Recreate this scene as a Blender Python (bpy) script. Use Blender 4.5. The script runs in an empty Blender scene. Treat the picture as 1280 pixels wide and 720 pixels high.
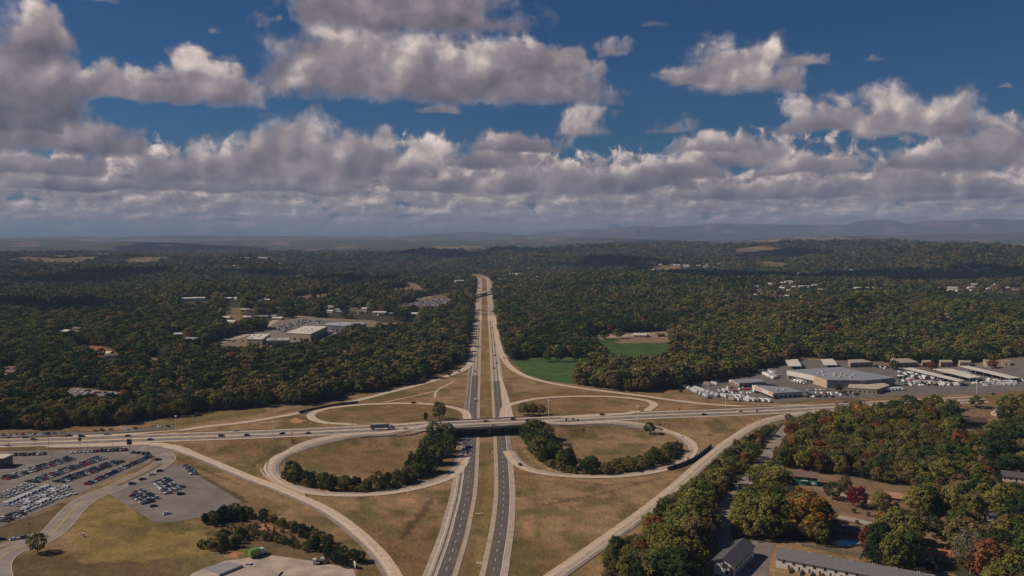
import bpy, bmesh, math, random
import numpy as np
from mathutils import Vector

# ------------------------------------------------------------------ camera
CAM_H, FPX, HZ = 158.0, 1095.0, 293.0
TH = math.atan((360 - HZ) / FPX)
scene = bpy.context.scene
C = scene.collection
cd = bpy.data.cameras.new('camera'); cam = bpy.data.objects.new('camera', cd); C.objects.link(cam)
cam.location = (0, 0, CAM_H); cam.rotation_euler = (math.radians(90) - TH, 0, 0)
cd.sensor_width = 36; cd.lens = 36 * FPX / 1280; cd.clip_start = 1; cd.clip_end = 90000
scene.camera = cam

def raydir(px, py):
    c, s = math.cos(TH), math.sin(TH)
    a, u = px - 640.0, 360.0 - py
    return np.array([a, FPX * c + u * s, -FPX * s + u * c]) / FPX

# ------------------------------------------------------------------ exposure, sun, sky
scene.view_settings.view_transform = 'Standard'; scene.view_settings.look = 'None'
scene.view_settings.exposure = -0.06; scene.view_settings.gamma = 1
scene.view_settings.use_curve_mapping = False
scene.cycles.max_bounces = 4; scene.cycles.diffuse_bounces = 2; scene.cycles.glossy_bounces = 2
scene.cycles.transmission_bounces = 2; scene.cycles.transparent_max_bounces = 4; scene.cycles.volume_bounces = 0
scene.cycles.use_denoising = True; scene.cycles.caustics_reflective = False; scene.cycles.caustics_refractive = False

SUN_EL, SUN_FWD = math.radians(40), math.radians(4)          # sun over the left edge of the view
SD = Vector((-math.cos(SUN_EL) * math.cos(SUN_FWD), math.cos(SUN_EL) * math.sin(SUN_FWD), math.sin(SUN_EL)))
sl = bpy.data.lights.new('sun', 'SUN'); sl.energy = 4.3; sl.angle = math.radians(0.5); sl.color = (1, 0.85, 0.68)
so = bpy.data.objects.new('sun', sl); C.objects.link(so); so.rotation_euler = SD.to_track_quat('Z', 'Y').to_euler()
so.location = (0, 0, 3000)

world = bpy.data.worlds.new('World'); scene.world = world; world.use_nodes = True
wt = world.node_tree; wt.nodes.clear(); WL = wt.links
def wn(t, **k):
    n = wt.nodes.new(t)
    for a, b in k.items(): setattr(n, a, b)
    return n
def wset(n, i, v):
    if isinstance(v, bpy.types.NodeSocket): WL.new(v, n.inputs[i])
    elif v is not None: n.inputs[i].default_value = v
def M(op, a, b=None, c=None, clamp=False):
    n = wn('ShaderNodeMath', operation=op, use_clamp=clamp); wset(n, 0, a); wset(n, 1, b); wset(n, 2, c); return n.outputs[0]
def VM(op, a, b=None, c=None, out=0):
    n = wn('ShaderNodeVectorMath', operation=op); wset(n, 0, a); wset(n, 1, b); wset(n, 2, c); return n.outputs[out]
def MR(v, a, b, c=0.0, d=1.0, smooth=True):
    n = wn('ShaderNodeMapRange', interpolation_type='SMOOTHSTEP' if smooth else 'LINEAR')
    wset(n, 'Value', v); wset(n, 'From Min', a); wset(n, 'From Max', b); wset(n, 'To Min', c); wset(n, 'To Max', d); return n.outputs[0]
def MF(f, a, b):
    n = wn('ShaderNodeMix', data_type='FLOAT'); wset(n, 0, f); wset(n, 2, a); wset(n, 3, b); return n.outputs[0]
def MC(f, a, b):
    n = wn('ShaderNodeMix', data_type='RGBA'); wset(n, 0, f); wset(n, 6, a); wset(n, 7, b); return n.outputs[2]
def COMB(x, y, z=0.0):
    n = wn('ShaderNodeCombineXYZ'); wset(n, 0, x); wset(n, 1, y); wset(n, 2, z); return n.outputs[0]
def NZ(vec, scale, detail, rough=0.55, out=0, lac=2.0):
    n = wn('ShaderNodeTexNoise', noise_dimensions='2D'); wset(n, 'Vector', vec); wset(n, 'Scale', scale); wset(n, 'Detail', detail)
    wset(n, 'Roughness', rough); wset(n, 'Lacunarity', lac); return n.outputs[out]
def VO(vec, scale, detail):
    n = wn('ShaderNodeTexVoronoi', voronoi_dimensions='2D', feature='F1', normalize=False); wset(n, 'Vector', vec); wset(n, 'Scale', scale)
    wset(n, 'Detail', detail); wset(n, 'Roughness', 0.55); return n.outputs['Distance']

tc = wn('ShaderNodeTexCoord'); sep = wn('ShaderNodeSeparateXYZ'); WL.new(tc.outputs['Generated'], sep.inputs[0])
X, Y, Z = sep.outputs
hyp = M('SQRT', M('ADD', M('MULTIPLY', X, X), M('MULTIPLY', Y, Y)))
AZ = M('ARCTAN2', X, Y); EV = M('DIVIDE', Z, M('MAXIMUM', hyp, 0.02))
P0 = COMB(AZ, EV)
# the air turns the outline of every cloud
w1 = VM('SUBTRACT', NZ(P0, 9.0, 2, 0.5, 1), (0.5, 0.5, 0.5))
w2 = VM('SUBTRACT', NZ(P0, 30.0, 3, 0.55, 1), (0.5, 0.5, 0.5))
PW = VM('ADD', P0, VM('ADD', VM('MULTIPLY', w1, (0.030, 0.012, 0)), VM('MULTIPLY', w2, (0.009, 0.007, 0))))
def dens(p):
    a = VO(p, 24.0, 2)
    b = NZ(p, 30.0, 8, 0.60)
    return M('ADD', M('MULTIPLY', a, -0.55), M('MULTIPLY', b, 1.25))
def soft(p):                                    # the same billows without their finest curls, for light and shade
    a = VO(p, 17.0, 1)
    b = NZ(p, 19.0, 4.5, 0.50)
    return M('ADD', M('MULTIPLY', a, -0.34), M('MULTIPLY', b, 1.2))
D0 = dens(PW); LD = 0.013
DN = M('ADD', D0, -0.34)
LIT = M('SUBTRACT', soft(PW), soft(VM('ADD', PW, (-LD * 0.8, LD, 0))))
def pxc(px, py):
    d = raydir(px, py); return math.atan2(d[0], d[1]), d[2] / math.hypot(d[0], d[1])
def scr(v, lo=0.0): return v
sky = wn('ShaderNodeTexSky', sky_type='NISHITA', sun_disc=False, sun_elevation=SUN_EL, sun_rotation=math.radians(-90 + 4), altitude=300,
         air_density=1.0, dust_density=0.6, ozone_density=2.5)
SKYC = VM('MULTIPLY', sky.outputs[0], (0.085, 0.215, 0.36))
# low crowded cloud deck towards the horizon: smaller the lower it stands
evs = M('MAXIMUM', M('SUBTRACT', EV, -0.02), 0.004)
PL = COMB(M('MULTIPLY', AZ, 1.0), M('MULTIPLY', M('LOGARITHM', evs, 2.718), 0.105))
PLW = VM('ADD', PL, VM('MULTIPLY', w2, (0.02, 0.012, 0)))
lowa = NZ(PLW, 22.0, 7, 0.62)
lowb = NZ(VM('ADD', PLW, (-0.007, 0.009, 0)), 22.0, 7, 0.62)
low_al = MR(M('ADD', lowa, MR(EV, 0.060, 0.17, 0.17, -0.55, False)), 0.44, 0.56)
LOWL = M('ADD', 0.47, M('MULTIPLY', M('SUBTRACT', lowa, lowb), MR(EV, 0.0, 0.09, 0.6, 1.7, False)))
bright, alpha = LOWL, low_al
# clouds by where they stand in the sky: centre x, base y, half width, height, lightness, thinness
CLOUDS = [
 (120,235,130,22,.40,0),(330,240,170,24,.40,0),(640,238,200,26,.42,0),(980,246,180,24,.42,0),(1210,246,140,22,.45,0),
 (60,214,95,34,.42,0),(235,226,84,55,.50,0),(455,218,100,66,.44,0),(372,222,125,88,.50,0),(600,208,80,36,.46,0),
 (700,238,110,52,.48,0),(640,187,75,28,.48,0),(800,232,80,42,.46,0),(532,210,42,48,.62,0),(838,166,62,30,.40,.25),(724,164,40,48,.62,0),
 (868,220,55,42,.52,0),(935,205,88,38,.54,0),(880,190,50,26,.5,0),(1030,214,90,30,.50,0),(1130,236,130,38,.46,0),(1240,206,110,66,.48,0),(1150,205,90,34,.5,0),
 (1020,164,72,46,.52,0),(1112,164,72,70,.60,0),(1192,162,52,66,.54,0),
 (88,186,112,62,.40,0),(20,160,70,50,.34,0),(150,120,105,52,.52,0),(232,100,62,44,.55,0),(272,126,66,62,.55,0),(30,138,78,150,.33,0),(55,60,50,70,.5,0),
 (265,42,20,22,.4,.35),(120,2,60,20,.4,.3),(352,26,20,26,.5,.15),
 (548,140,34,16,.5,.1),(455,112,140,112,.48,0),(640,122,128,82,.44,0),(560,118,200,90,.46,0),(500,30,170,80,.44,0),(690,86,72,50,.5,0),(760,66,46,30,.44,.2),
 (926,108,88,74,.58,0),(1006,82,52,26,.50,.08),(870,104,46,34,.56,0),(1097,74,32,16,.4,.3),(1250,112,20,10,.35,.35),(830,30,40,20,.36,.4),
]
for (cx, by, hw, hh, br, thin) in CLOUDS:
    a0, vb = pxc(cx, by); a1, _ = pxc(cx + hw, by); _, vt = pxc(cx, by - hh)
    w, h = abs(a1 - a0) * 1.08, (vt - vb) * 1.0
    e = VM('MULTIPLY_ADD', PW, (1 / w, 1 / h, 0), (-a0 / w, -vb / h, 0))
    ln = VM('LENGTH', e, out=1)
    ey = wn('ShaderNodeSeparateXYZ'); WL.new(e, ey.inputs[0]); ey = ey.outputs[1]
    k = max(0.36, min(0.80, 40.0 / hh)) * (1 + thin)
    f = M('SUBTRACT', M('MULTIPLY_ADD', DN, k, 1.06 - thin), ln)
    base = M('MULTIPLY_ADD', ey, 2.4, M('MULTIPLY_ADD', DN, 0.35, 0.42))
    m = M('MINIMUM', f, base)
    al = MR(m, 0.0, 0.44 + thin)
    lt = M('MULTIPLY_ADD', LIT, 0.66, M('MULTIPLY_ADD', M('MINIMUM', ey, 1.0), 0.50, br - 0.235))
    bright = MF(al, bright, lt)
    alpha = MF(al, alpha, 1.0)
cr = wn('ShaderNodeValToRGB'); WL.new(bright, cr.inputs[0])
els = cr.color_ramp.elements
els[0].position = 0.0; els[0].color = (0.10, 0.095, 0.12, 1)
els[1].position = 1.0; els[1].color = (1.15, 0.98, 0.84, 1)
for p, c in ((0.30, (0.195, 0.168, 0.192, 1)), (0.50, (0.315, 0.268, 0.275, 1)), (0.70, (0.66, 0.55, 0.50, 1))):
    q = els.new(p); q.color = c
CLC = VM('SCALE', cr.outputs[0]); CLC.node.inputs['Scale'].default_value = 10.6
aa = M('MULTIPLY', M('MULTIPLY', alpha, 0.96), MR(EV, -0.01, 0.02))
fin = MC(aa, SKYC, CLC)
bg = wn('ShaderNodeBackground'); WL.new(fin, bg.inputs[0]); bg.inputs[1].default_value = 0.105
ow = wn('ShaderNodeOutputWorld'); WL.new(bg.outputs[0], ow.inputs[0])
world.cycles.sampling_method = 'MANUAL'; world.cycles.sample_map_resolution = 512

# ------------------------------------------------------------------ small helpers
random.seed(7); RNG = np.random.default_rng(11)
def ss(a, b, x):
    t = np.clip((np.asarray(x, float) - a) / (b - a), 0, 1); return t * t * (3 - 2 * t)
_perm = RNG.random((257, 257))
def vnoise(x, y):
    xi, yi = np.floor(x).astype(int), np.floor(y).astype(int); fx, fy = x - xi, y - yi
    fx, fy = fx * fx * (3 - 2 * fx), fy * fy * (3 - 2 * fy); a, b = xi % 256, yi % 256
    return (_perm[a, b] * (1 - fx) + _perm[a + 1, b] * fx) * (1 - fy) + (_perm[a, b + 1] * (1 - fx) + _perm[a + 1, b + 1] * fx) * fy
def fbm(x, y, n=4):
    x, y = np.asarray(x, float), np.asarray(y, float); s, a, t = 0, 1.0, 0
    for k in range(n): s = s + a * vnoise(x * 2 ** k + 31.7 * k, y * 2 ** k + 11.3 * k); t += a; a *= 0.5
    return s / t

def tag(o, label=None, cat=None, group=None, kind=None):
    for k, v in (('label', label), ('category', cat), ('group', group), ('kind', kind)):
        if v: o[k] = v
    return o
def link(name, me, parent=None, loc=None, rz=0.0):
    o = bpy.data.objects.new(name, me); C.objects.link(o)
    if parent is not None: o.parent = parent
    if loc is not None: o.location = loc
    if rz: o.rotation_euler = (0, 0, rz)
    return o
class MB:
    """collects boxes and faces, with a material per face, for ONE mesh"""
    def __init__(s): s.v, s.f, s.m = [], [], []
    def face(s, pts, m=0):
        n = len(s.v); s.v += [tuple(p) for p in pts]; s.f.append(tuple(range(n, n + len(pts)))); s.m.append(m); return s
    def box(s, x0, x1, y0, y1, z0, z1, m=0, rz=0.0, o=(0, 0)):
        n = len(s.v); c, q = math.cos(rz), math.sin(rz)
        for z in (z0, z1):
            for x, y in ((x0, y0), (x1, y0), (x1, y1), (x0, y1)): s.v.append((o[0] + x * c - y * q, o[1] + x * q + y * c, z))
        for f in ((3, 2, 1, 0), (4, 5, 6, 7), (0, 1, 5, 4), (1, 2, 6, 5), (2, 3, 7, 6), (3, 0, 4, 7)):
            s.f.append(tuple(n + i for i in f)); s.m.append(m)
        return s
    def tube(s, p0, p1, r0, r1, m=0, k=7):
        p0, p1 = Vector(p0), Vector(p1); d = (p1 - p0).normalized(); a = d.orthogonal().normalized(); b = d.cross(a); n = len(s.v)
        for p, r in ((p0, r0), (p1, r1)):
            for i in range(k):
                t = 2 * math.pi * i / k; s.v.append(tuple(p + (a * math.cos(t) + b * math.sin(t)) * r))
        for i in range(k): s.f.append((n + i, n + (i + 1) % k, n + k + (i + 1) % k, n + k + i)); s.m.append(m)
        s.f.append(tuple(n + k + i for i in range(k))); s.m.append(m); s.f.append(tuple(n + k - 1 - i for i in range(k))); s.m.append(m); return s
    def mesh(s, name, mats, smooth=False):
        me = bpy.data.meshes.new(name); me.from_pydata(s.v, [], s.f)
        for m in mats: me.materials.append(m)
        me.polygons.foreach_set('material_index', s.m)
        if smooth: me.polygons.foreach_set('use_smooth', [True] * len(s.f))
        me.update(); return me
    def build(s, name, mats, parent=None, loc=None, rz=0.0, smooth=False):
        return link(name, s.mesh(name, mats if isinstance(mats, (list, tuple)) else [mats], smooth), parent, loc, rz)
def empty(name, loc, rz=0.0):
    o = bpy.data.objects.new(name, None); C.objects.link(o); o.location = loc; o.rotation_euler = (0, 0, rz); o.empty_display_size = 2; return o

def mat(name, col, rough=0.85, var=0.0, scale=0.3, metal=0.0, spec=0.25, col2=None, detail=5, bump=0.0, stretch=None):
    """principled surface whose colour drifts with world-space noise"""
    m = bpy.data.materials.new(name); m.use_nodes = True; t = m.node_tree; b = t.nodes['Principled BSDF']
    b.inputs['Roughness'].default_value = rough; b.inputs['Metallic'].default_value = metal; b.inputs['Specular IOR Level'].default_value = spec
    b.inputs['Base Color'].default_value = (*col, 1)
    if var or col2:
        g = t.nodes.new('ShaderNodeNewGeometry'); n = t.nodes.new('ShaderNodeTexNoise'); n.inputs['Scale'].default_value = scale; n.inputs['Detail'].default_value = detail
        src = g.outputs['Position']
        if stretch:
            mp = t.nodes.new('ShaderNodeMapping'); mp.inputs['Scale'].default_value = stretch; t.links.new(src, mp.inputs[0]); src = mp.outputs[0]
        t.links.new(src, n.inputs['Vector'])
        r = t.nodes.new('ShaderNodeValToRGB'); t.links.new(n.outputs[0], r.inputs[0])
        r.color_ramp.elements[0].position = 0.33; r.color_ramp.elements[1].position = 0.67
        c2 = col2 or tuple(min(1, c * (1 + var)) for c in col); c1 = col if col2 else tuple(c * (1 - var) for c in col)
        r.color_ramp.elements[0].color = (*c1, 1); r.color_ramp.elements[1].color = (*c2, 1)
        t.links.new(r.outputs[0], b.inputs['Base Color'])
        if bump:
            bp = t.nodes.new('ShaderNodeBump'); bp.inputs['Strength'].default_value = 1; bp.inputs['Distance'].default_value = bump
            t.links.new(n.outputs[0], bp.inputs['Height']); t.links.new(bp.outputs[0], b.inputs['Normal'])
    return m

# ------------------------------------------------------------------ the lie of the land
AXIS_Z = 7.0
def PZ(px, py, z=0.0):
    d = raydir(px, py); t = (z - CAM_H) / d[2]; return np.array([d[0] * t, d[1] * t, z])
ART_PX = [(-260, 561), (-120, 557.5), (0, 554), (160, 548.8), (320, 543.2), (400, 539.6), (520, 534), (610, 529), (700, 525), (900, 516), (1060, 508), (1280, 496.5), (1500, 486)]
BR_X0, BR_X1 = -54.0, 13.0                                    # the overpass spans this gap
XM = (BR_X0 + BR_X1) / 2
def art_z(x): return 1.6 + 5.4 * (1 - ss(70, 330, np.abs(np.asarray(x, float) - XM)))
_pts = []
for p in ART_PX:
    z = 5.0
    for _ in range(12): q = PZ(p[0], p[1], z); z = float(art_z(q[0]))
    _pts.append(q)
ART = np.array(_pts)
def art_y(x):
    x = np.asarray(x, float); s0 = (ART[1, 1] - ART[0, 1]) / (ART[1, 0] - ART[0, 0]); s1 = (ART[-1, 1] - ART[-2, 1]) / (ART[-1, 0] - ART[-2, 0])
    y = np.interp(x, ART[:, 0], ART[:, 1]); return np.where(x < ART[0, 0], ART[0, 1] + (x - ART[0, 0]) * s0, np.where(x > ART[-1, 0], ART[-1, 1] + (x - ART[-1, 0]) * s1, y))
LC_PX = [(720, 555.5), (709, 559), (686, 567), (666, 573), (646, 577.5), (622, 583), (593, 586.5), (560, 589), (530, 590.5), (500, 592), (470, 594), (440, 595.8), (400, 597.8), (370, 599), (352, 600.2)]
RC_PX = [(720, 615.5), (709, 617.7), (686, 622), (665, 625.7), (646, 628), (620, 629.8), (593, 629.3), (564, 627.6), (530, 625), (500, 622.6), (470, 620), (440, 617.5), (400, 614), (370, 611.8), (352, 610.2)]
# ridges: skyline pixel x, top y, half width px, distance m, depth m
RIDGES = [(15, 317, 75, 5600, 500), (215, 316, 130, 4700, 600), (120, 330, 190, 3300, 420), (215, 304, 110, 9500, 900), (430, 300, 260, 12500, 1200), (20, 300, 160, 15000, 1400),
          (520, 315, 75, 5400, 420), (455, 318, 60, 5200, 380), (330, 326, 90, 4200, 420), (640, 308, 42, 6200, 420), (690, 316, 110, 4600, 520), (880, 303, 190, 7600, 800), (760, 308, 120, 6000, 600),
          (1090, 303, 230, 6600, 800), (1080, 296, 170, 10500, 900), (740, 298, 160, 13000, 1300), (1240, 292.5, 240, 16000, 1600), (960, 293, 280, 21000, 1500), (300, 295.5, 400, 22000, 1500),
          (620, 293.5, 200, 20000, 1500), (1200, 308, 140, 4900, 500), (560, 332, 42, 3900, 300),
          (-300, 312, 260, 5200, 700), (1600, 305, 280, 5200, 700), (-500, 298, 400, 12000, 1500), (1800, 294, 400, 12000, 1500),
          (900, 281, 170, 24500, 1400), (1092, 277, 60, 24500, 1200), (1215, 275, 100, 24500, 1300), (1300, 276, 120, 24500, 1300), (1000, 281, 120, 24600, 1300), (740, 286, 90, 24600, 1300), (800, 282, 50, 24400, 1300), (590, 290, 90, 24600, 1300), (1090, 371, 200, 1700, 220), (900, 378, 90, 1750, 200), (1400, 364, 220, 1650, 260), (760, 372, 90, 2000, 200), (420, 352, 120, 2500, 200), (180, 356, 150, 2400, 240), (60, 346, 120, 2900, 240), (960, 352, 200, 2500, 240)]
def terr(x, y):
    x, y = np.asarray(x, float), np.asarray(y, float); r = np.hypot(x, y); az = np.arctan2(x, np.maximum(y, 1e-3))
    z = np.zeros_like(r)
    for cx, ty, hw, D, dp in RIDGES:
        a0 = math.atan((cx - 640) / FPX); w = hw / FPX
        hgt = CAM_H + (HZ - ty) / FPX * D - 13
        if hgt <= 2: continue
        da = (az - a0) / w; wob = 1 + 0.3 * (fbm(az * 30 + D, r * 0 + D * 0.01, 3) - 0.5)
        z = np.maximum(z, hgt * wob * np.exp(-np.abs(da) ** 2.6) * np.exp(-((r - D - 200 * np.sin(az * 25 + D)) / dp) ** 2))
    far = ss(1250, 2600, r)
    z = z + far * (78 - 30 * ss(3500, 6500, r)) * (fbm(x / 1250 + 7, y / 620 + 3, 3) - 0.44) + ss(5000, 9000, r) * 50 * (1 - np.abs(2 * fbm(x / 2600, y / 1300, 4) - 1) * 2.4 - .55)
    cor = np.interp(y, [0, 1500, 3200, 3500, 3900], [-35, -60, -108, -150, -300])   # the motorway's trough
    z = z * (1 - (1 - ss(50, 330, np.abs(x - cor))) * (1 - ss(3300, 3900, y)))
    d = np.abs(y - art_y(x)) * 0.975
    e = art_z(x) * (1 - ss(16.5, 40, d)) * ss(33, 47, np.abs(x - XM)) * (1 - ss(700, 1200, np.abs(x)))
    return z + e
def P(px, py, dz=0.0):
    d = raydir(px, py); t = np.concatenate([np.linspace(200, 1200, 700), np.geomspace(1201, 30000, 900)]) / math.hypot(d[0], d[1])
    X_, Y_, Z_ = d[0] * t, d[1] * t, CAM_H + d[2] * t - dz
    h = terr(X_, Y_); k = np.argmax(Z_ < h)
    if k == 0: k = 1 if Z_[0] < h[0] else len(t) - 1
    a, b = Z_[k - 1] - h[k - 1], Z_[k] - h[k]; u = a / (a - b) if a != b else 0
    q = t[k - 1] + (t[k] - t[k - 1]) * u; return np.array([d[0] * q, d[1] * q, float(terr(d[0] * q, d[1] * q)) + dz])
def in_poly(x, y, poly):
    inside = np.zeros(np.shape(x), bool); n = len(poly)
    for i in range(n):
        x0, y0 = poly[i][:2]; x1, y1 = poly[(i + 1) % n][:2]
        with np.errstate(divide='ignore', invalid='ignore'):
            c = ((y0 > y) != (y1 > y)) & (x < (x1 - x0) * (y - y0) / (y1 - y0) + x0)
        inside ^= c
    return inside
def poly_w(px): return [P(a, b)[:2] for a, b in px]

# ------------------------------------------------------------------ where the woods stop
LB = [(-400, 552), (-60, 540), (0, 537), (60, 537), (90, 532), (150, 532), (200, 523), (260, 514), (300, 511), (375, 505), (412, 500), (462, 490), (512, 480), (550, 467), (578, 451), (586, 437), (588, 420), (591, 380), (595, 352)]
RB = [(618, 352), (620, 385), (624, 410), (627, 430), (633, 444), (642, 453), (660, 467), (682, 475), (720, 481.5), (780, 488), (812, 489), (830, 486), (855, 483), (862, 480), (900, 475), (946, 465), (952, 461), (982, 453), (990, 446), (1280, 445), (1700, 438)]
LEFT_W = poly_w(LB) + [(-205, 3650), (-9000, 30000), (-40000, 9000), (-3000, 900)]
RIGHT_W = [(-120, 3620)] + poly_w(RB) + [(3000, 1300), (40000, 9000), (9000, 30000)]
SE_W = poly_w([(752, 722), (775, 692), (797, 668), (822, 643), (850, 616), (872, 592), (896, 571), (918, 556), (950, 539), (985, 528), (1012, 521), (1060, 520), (1130, 516), (1200, 511), (1280, 506), (1500, 496), (1500, 640), (1500, 900), (700, 900), (700, 790)])
CLEAR = {k: poly_w(v) for k, v in {
    'green': [(638, 452), (655, 447), (742, 445), (742, 455), (725, 462), (728, 476), (720, 481.5), (680, 475), (655, 467.5)],
    'green2': [(737, 425), (776, 423), (768, 428), (838, 428), (836, 456), (800, 460), (770, 460), (757, 456), (745, 437)],
    'brown': [(735, 424.5), (745, 418), (790, 415), (836, 414), (842, 428), (768, 429), (776, 423)],
    'shops': [(246, 438), (285, 420), (330, 412), (335, 404), (372, 394), (400, 397), (470, 401), (484, 406), (440, 418), (418, 430), (388, 436), (330, 443), (262, 443)],
    'west_lot': [(66, 487), (90, 483), (130, 488), (178, 491), (192, 498), (172, 504), (130, 511), (92, 509), (68, 499)],
    'small_lot': [(2, 470), (12, 455), (26, 457), (22, 470)],
    'bare': [(85, 434), (105, 431), (130, 433), (152, 441), (140, 446), (100, 446)],
    'field1': [(360, 378), (367, 370), (412, 366), (417, 372), (382, 381)],
    'field2': [(482, 368), (486, 360), (503, 358), (503, 352), (520, 354), (528, 360), (547, 362), (541, 368)],
    'field3': [(403, 359), (440, 350), (500, 348), (506, 351), (460, 355), (420, 362)],
    'rv_lot': [(482, 388), (500, 379), (530, 375), (556, 371), (568, 375), (562, 385), (546, 391), (510, 392)],
    'strip': [(450, 412), (465, 404), (500, 403), (560, 404), (564, 410), (520, 412), (480, 417), (455, 420)],
    'farbld': [(634, 346), (636, 341), (660, 341), (660, 346)],
    'town1': [(716, 345), (716, 341), (760, 341), (760, 346)], 'town2': [(780, 342), (800, 336), (830, 331), (850, 333), (850, 341), (800, 344)],
    'road_w': [(520, 372), (560, 366), (590, 359), (592, 364), (560, 371), (523, 376)],
    'homes': [(275, 405), (285, 385), (300, 384), (312, 400), (300, 408)],
}.items()}
YARDS = {k: poly_w(v) for k, v in {
    'street': [(972, 548), (962, 560), (956, 575), (950, 587), (946, 604), (932, 618), (918, 634), (917, 650), (915, 668), (890, 672), (893, 650), (898, 632), (908, 614), (925, 600), (936, 590), (946, 572), (955, 556), (962, 547)],
    'lawn': [(962, 580), (985, 582), (1010, 590), (1060, 594), (1100, 604), (1142, 608), (1140, 640), (1118, 652), (1090, 656), (1060, 652), (1035, 630), (1010, 612), (975, 600)],
    'garden': [(1040, 650), (1075, 640), (1120, 648), (1110, 660), (1075, 690), (1050, 693), (1035, 680)],
    'flats': [(880, 668), (905, 672), (1000, 676), (1110, 700), (1160, 712), (1240, 730), (1240, 800), (860, 800), (870, 700)],
    'homeyard': [(1120, 655), (1200, 640), (1240, 632), (1245, 645), (1190, 668), (1190, 690), (1150, 690), (1120, 680)],
    'open': [(972, 596), (1060, 597), (1150, 614), (1152, 662), (1100, 672), (1092, 694), (1034, 694), (1030, 655), (1000, 640), (972, 620)], 'farm': [(1195, 512), (1250, 508), (1262, 520), (1240, 530), (1212, 540), (1190, 530)],
    'house_e': [(1250, 590), (1300, 586), (1300, 606), (1250, 604)], 'lawn_s': [(905, 625), (945, 612), (955, 630), (935, 640), (912, 645)],
}.items()}
def forest_mask(x, y, jit=6.0):
    xx = x + jit * (fbm(x / 25, y / 25, 2) - 0.5) * 2; yy = y + jit * (fbm(x / 25 + 9, y / 25 + 4, 2) - 0.5) * 2; r = np.hypot(x, y)
    m = in_poly(xx, yy, LEFT_W) | in_poly(xx, yy, RIGHT_W) | in_poly(xx, yy, SE_W) | (y > 3640)
    for k, p in CLEAR.items():
        far = np.hypot(*np.mean(np.array(p), 0)) > 1500
        m &= ~in_poly(x if not far else xx, y if not far else yy, p)
    for p in YARDS.values(): m &= ~in_poly(x, y, p)
    return m

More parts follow.
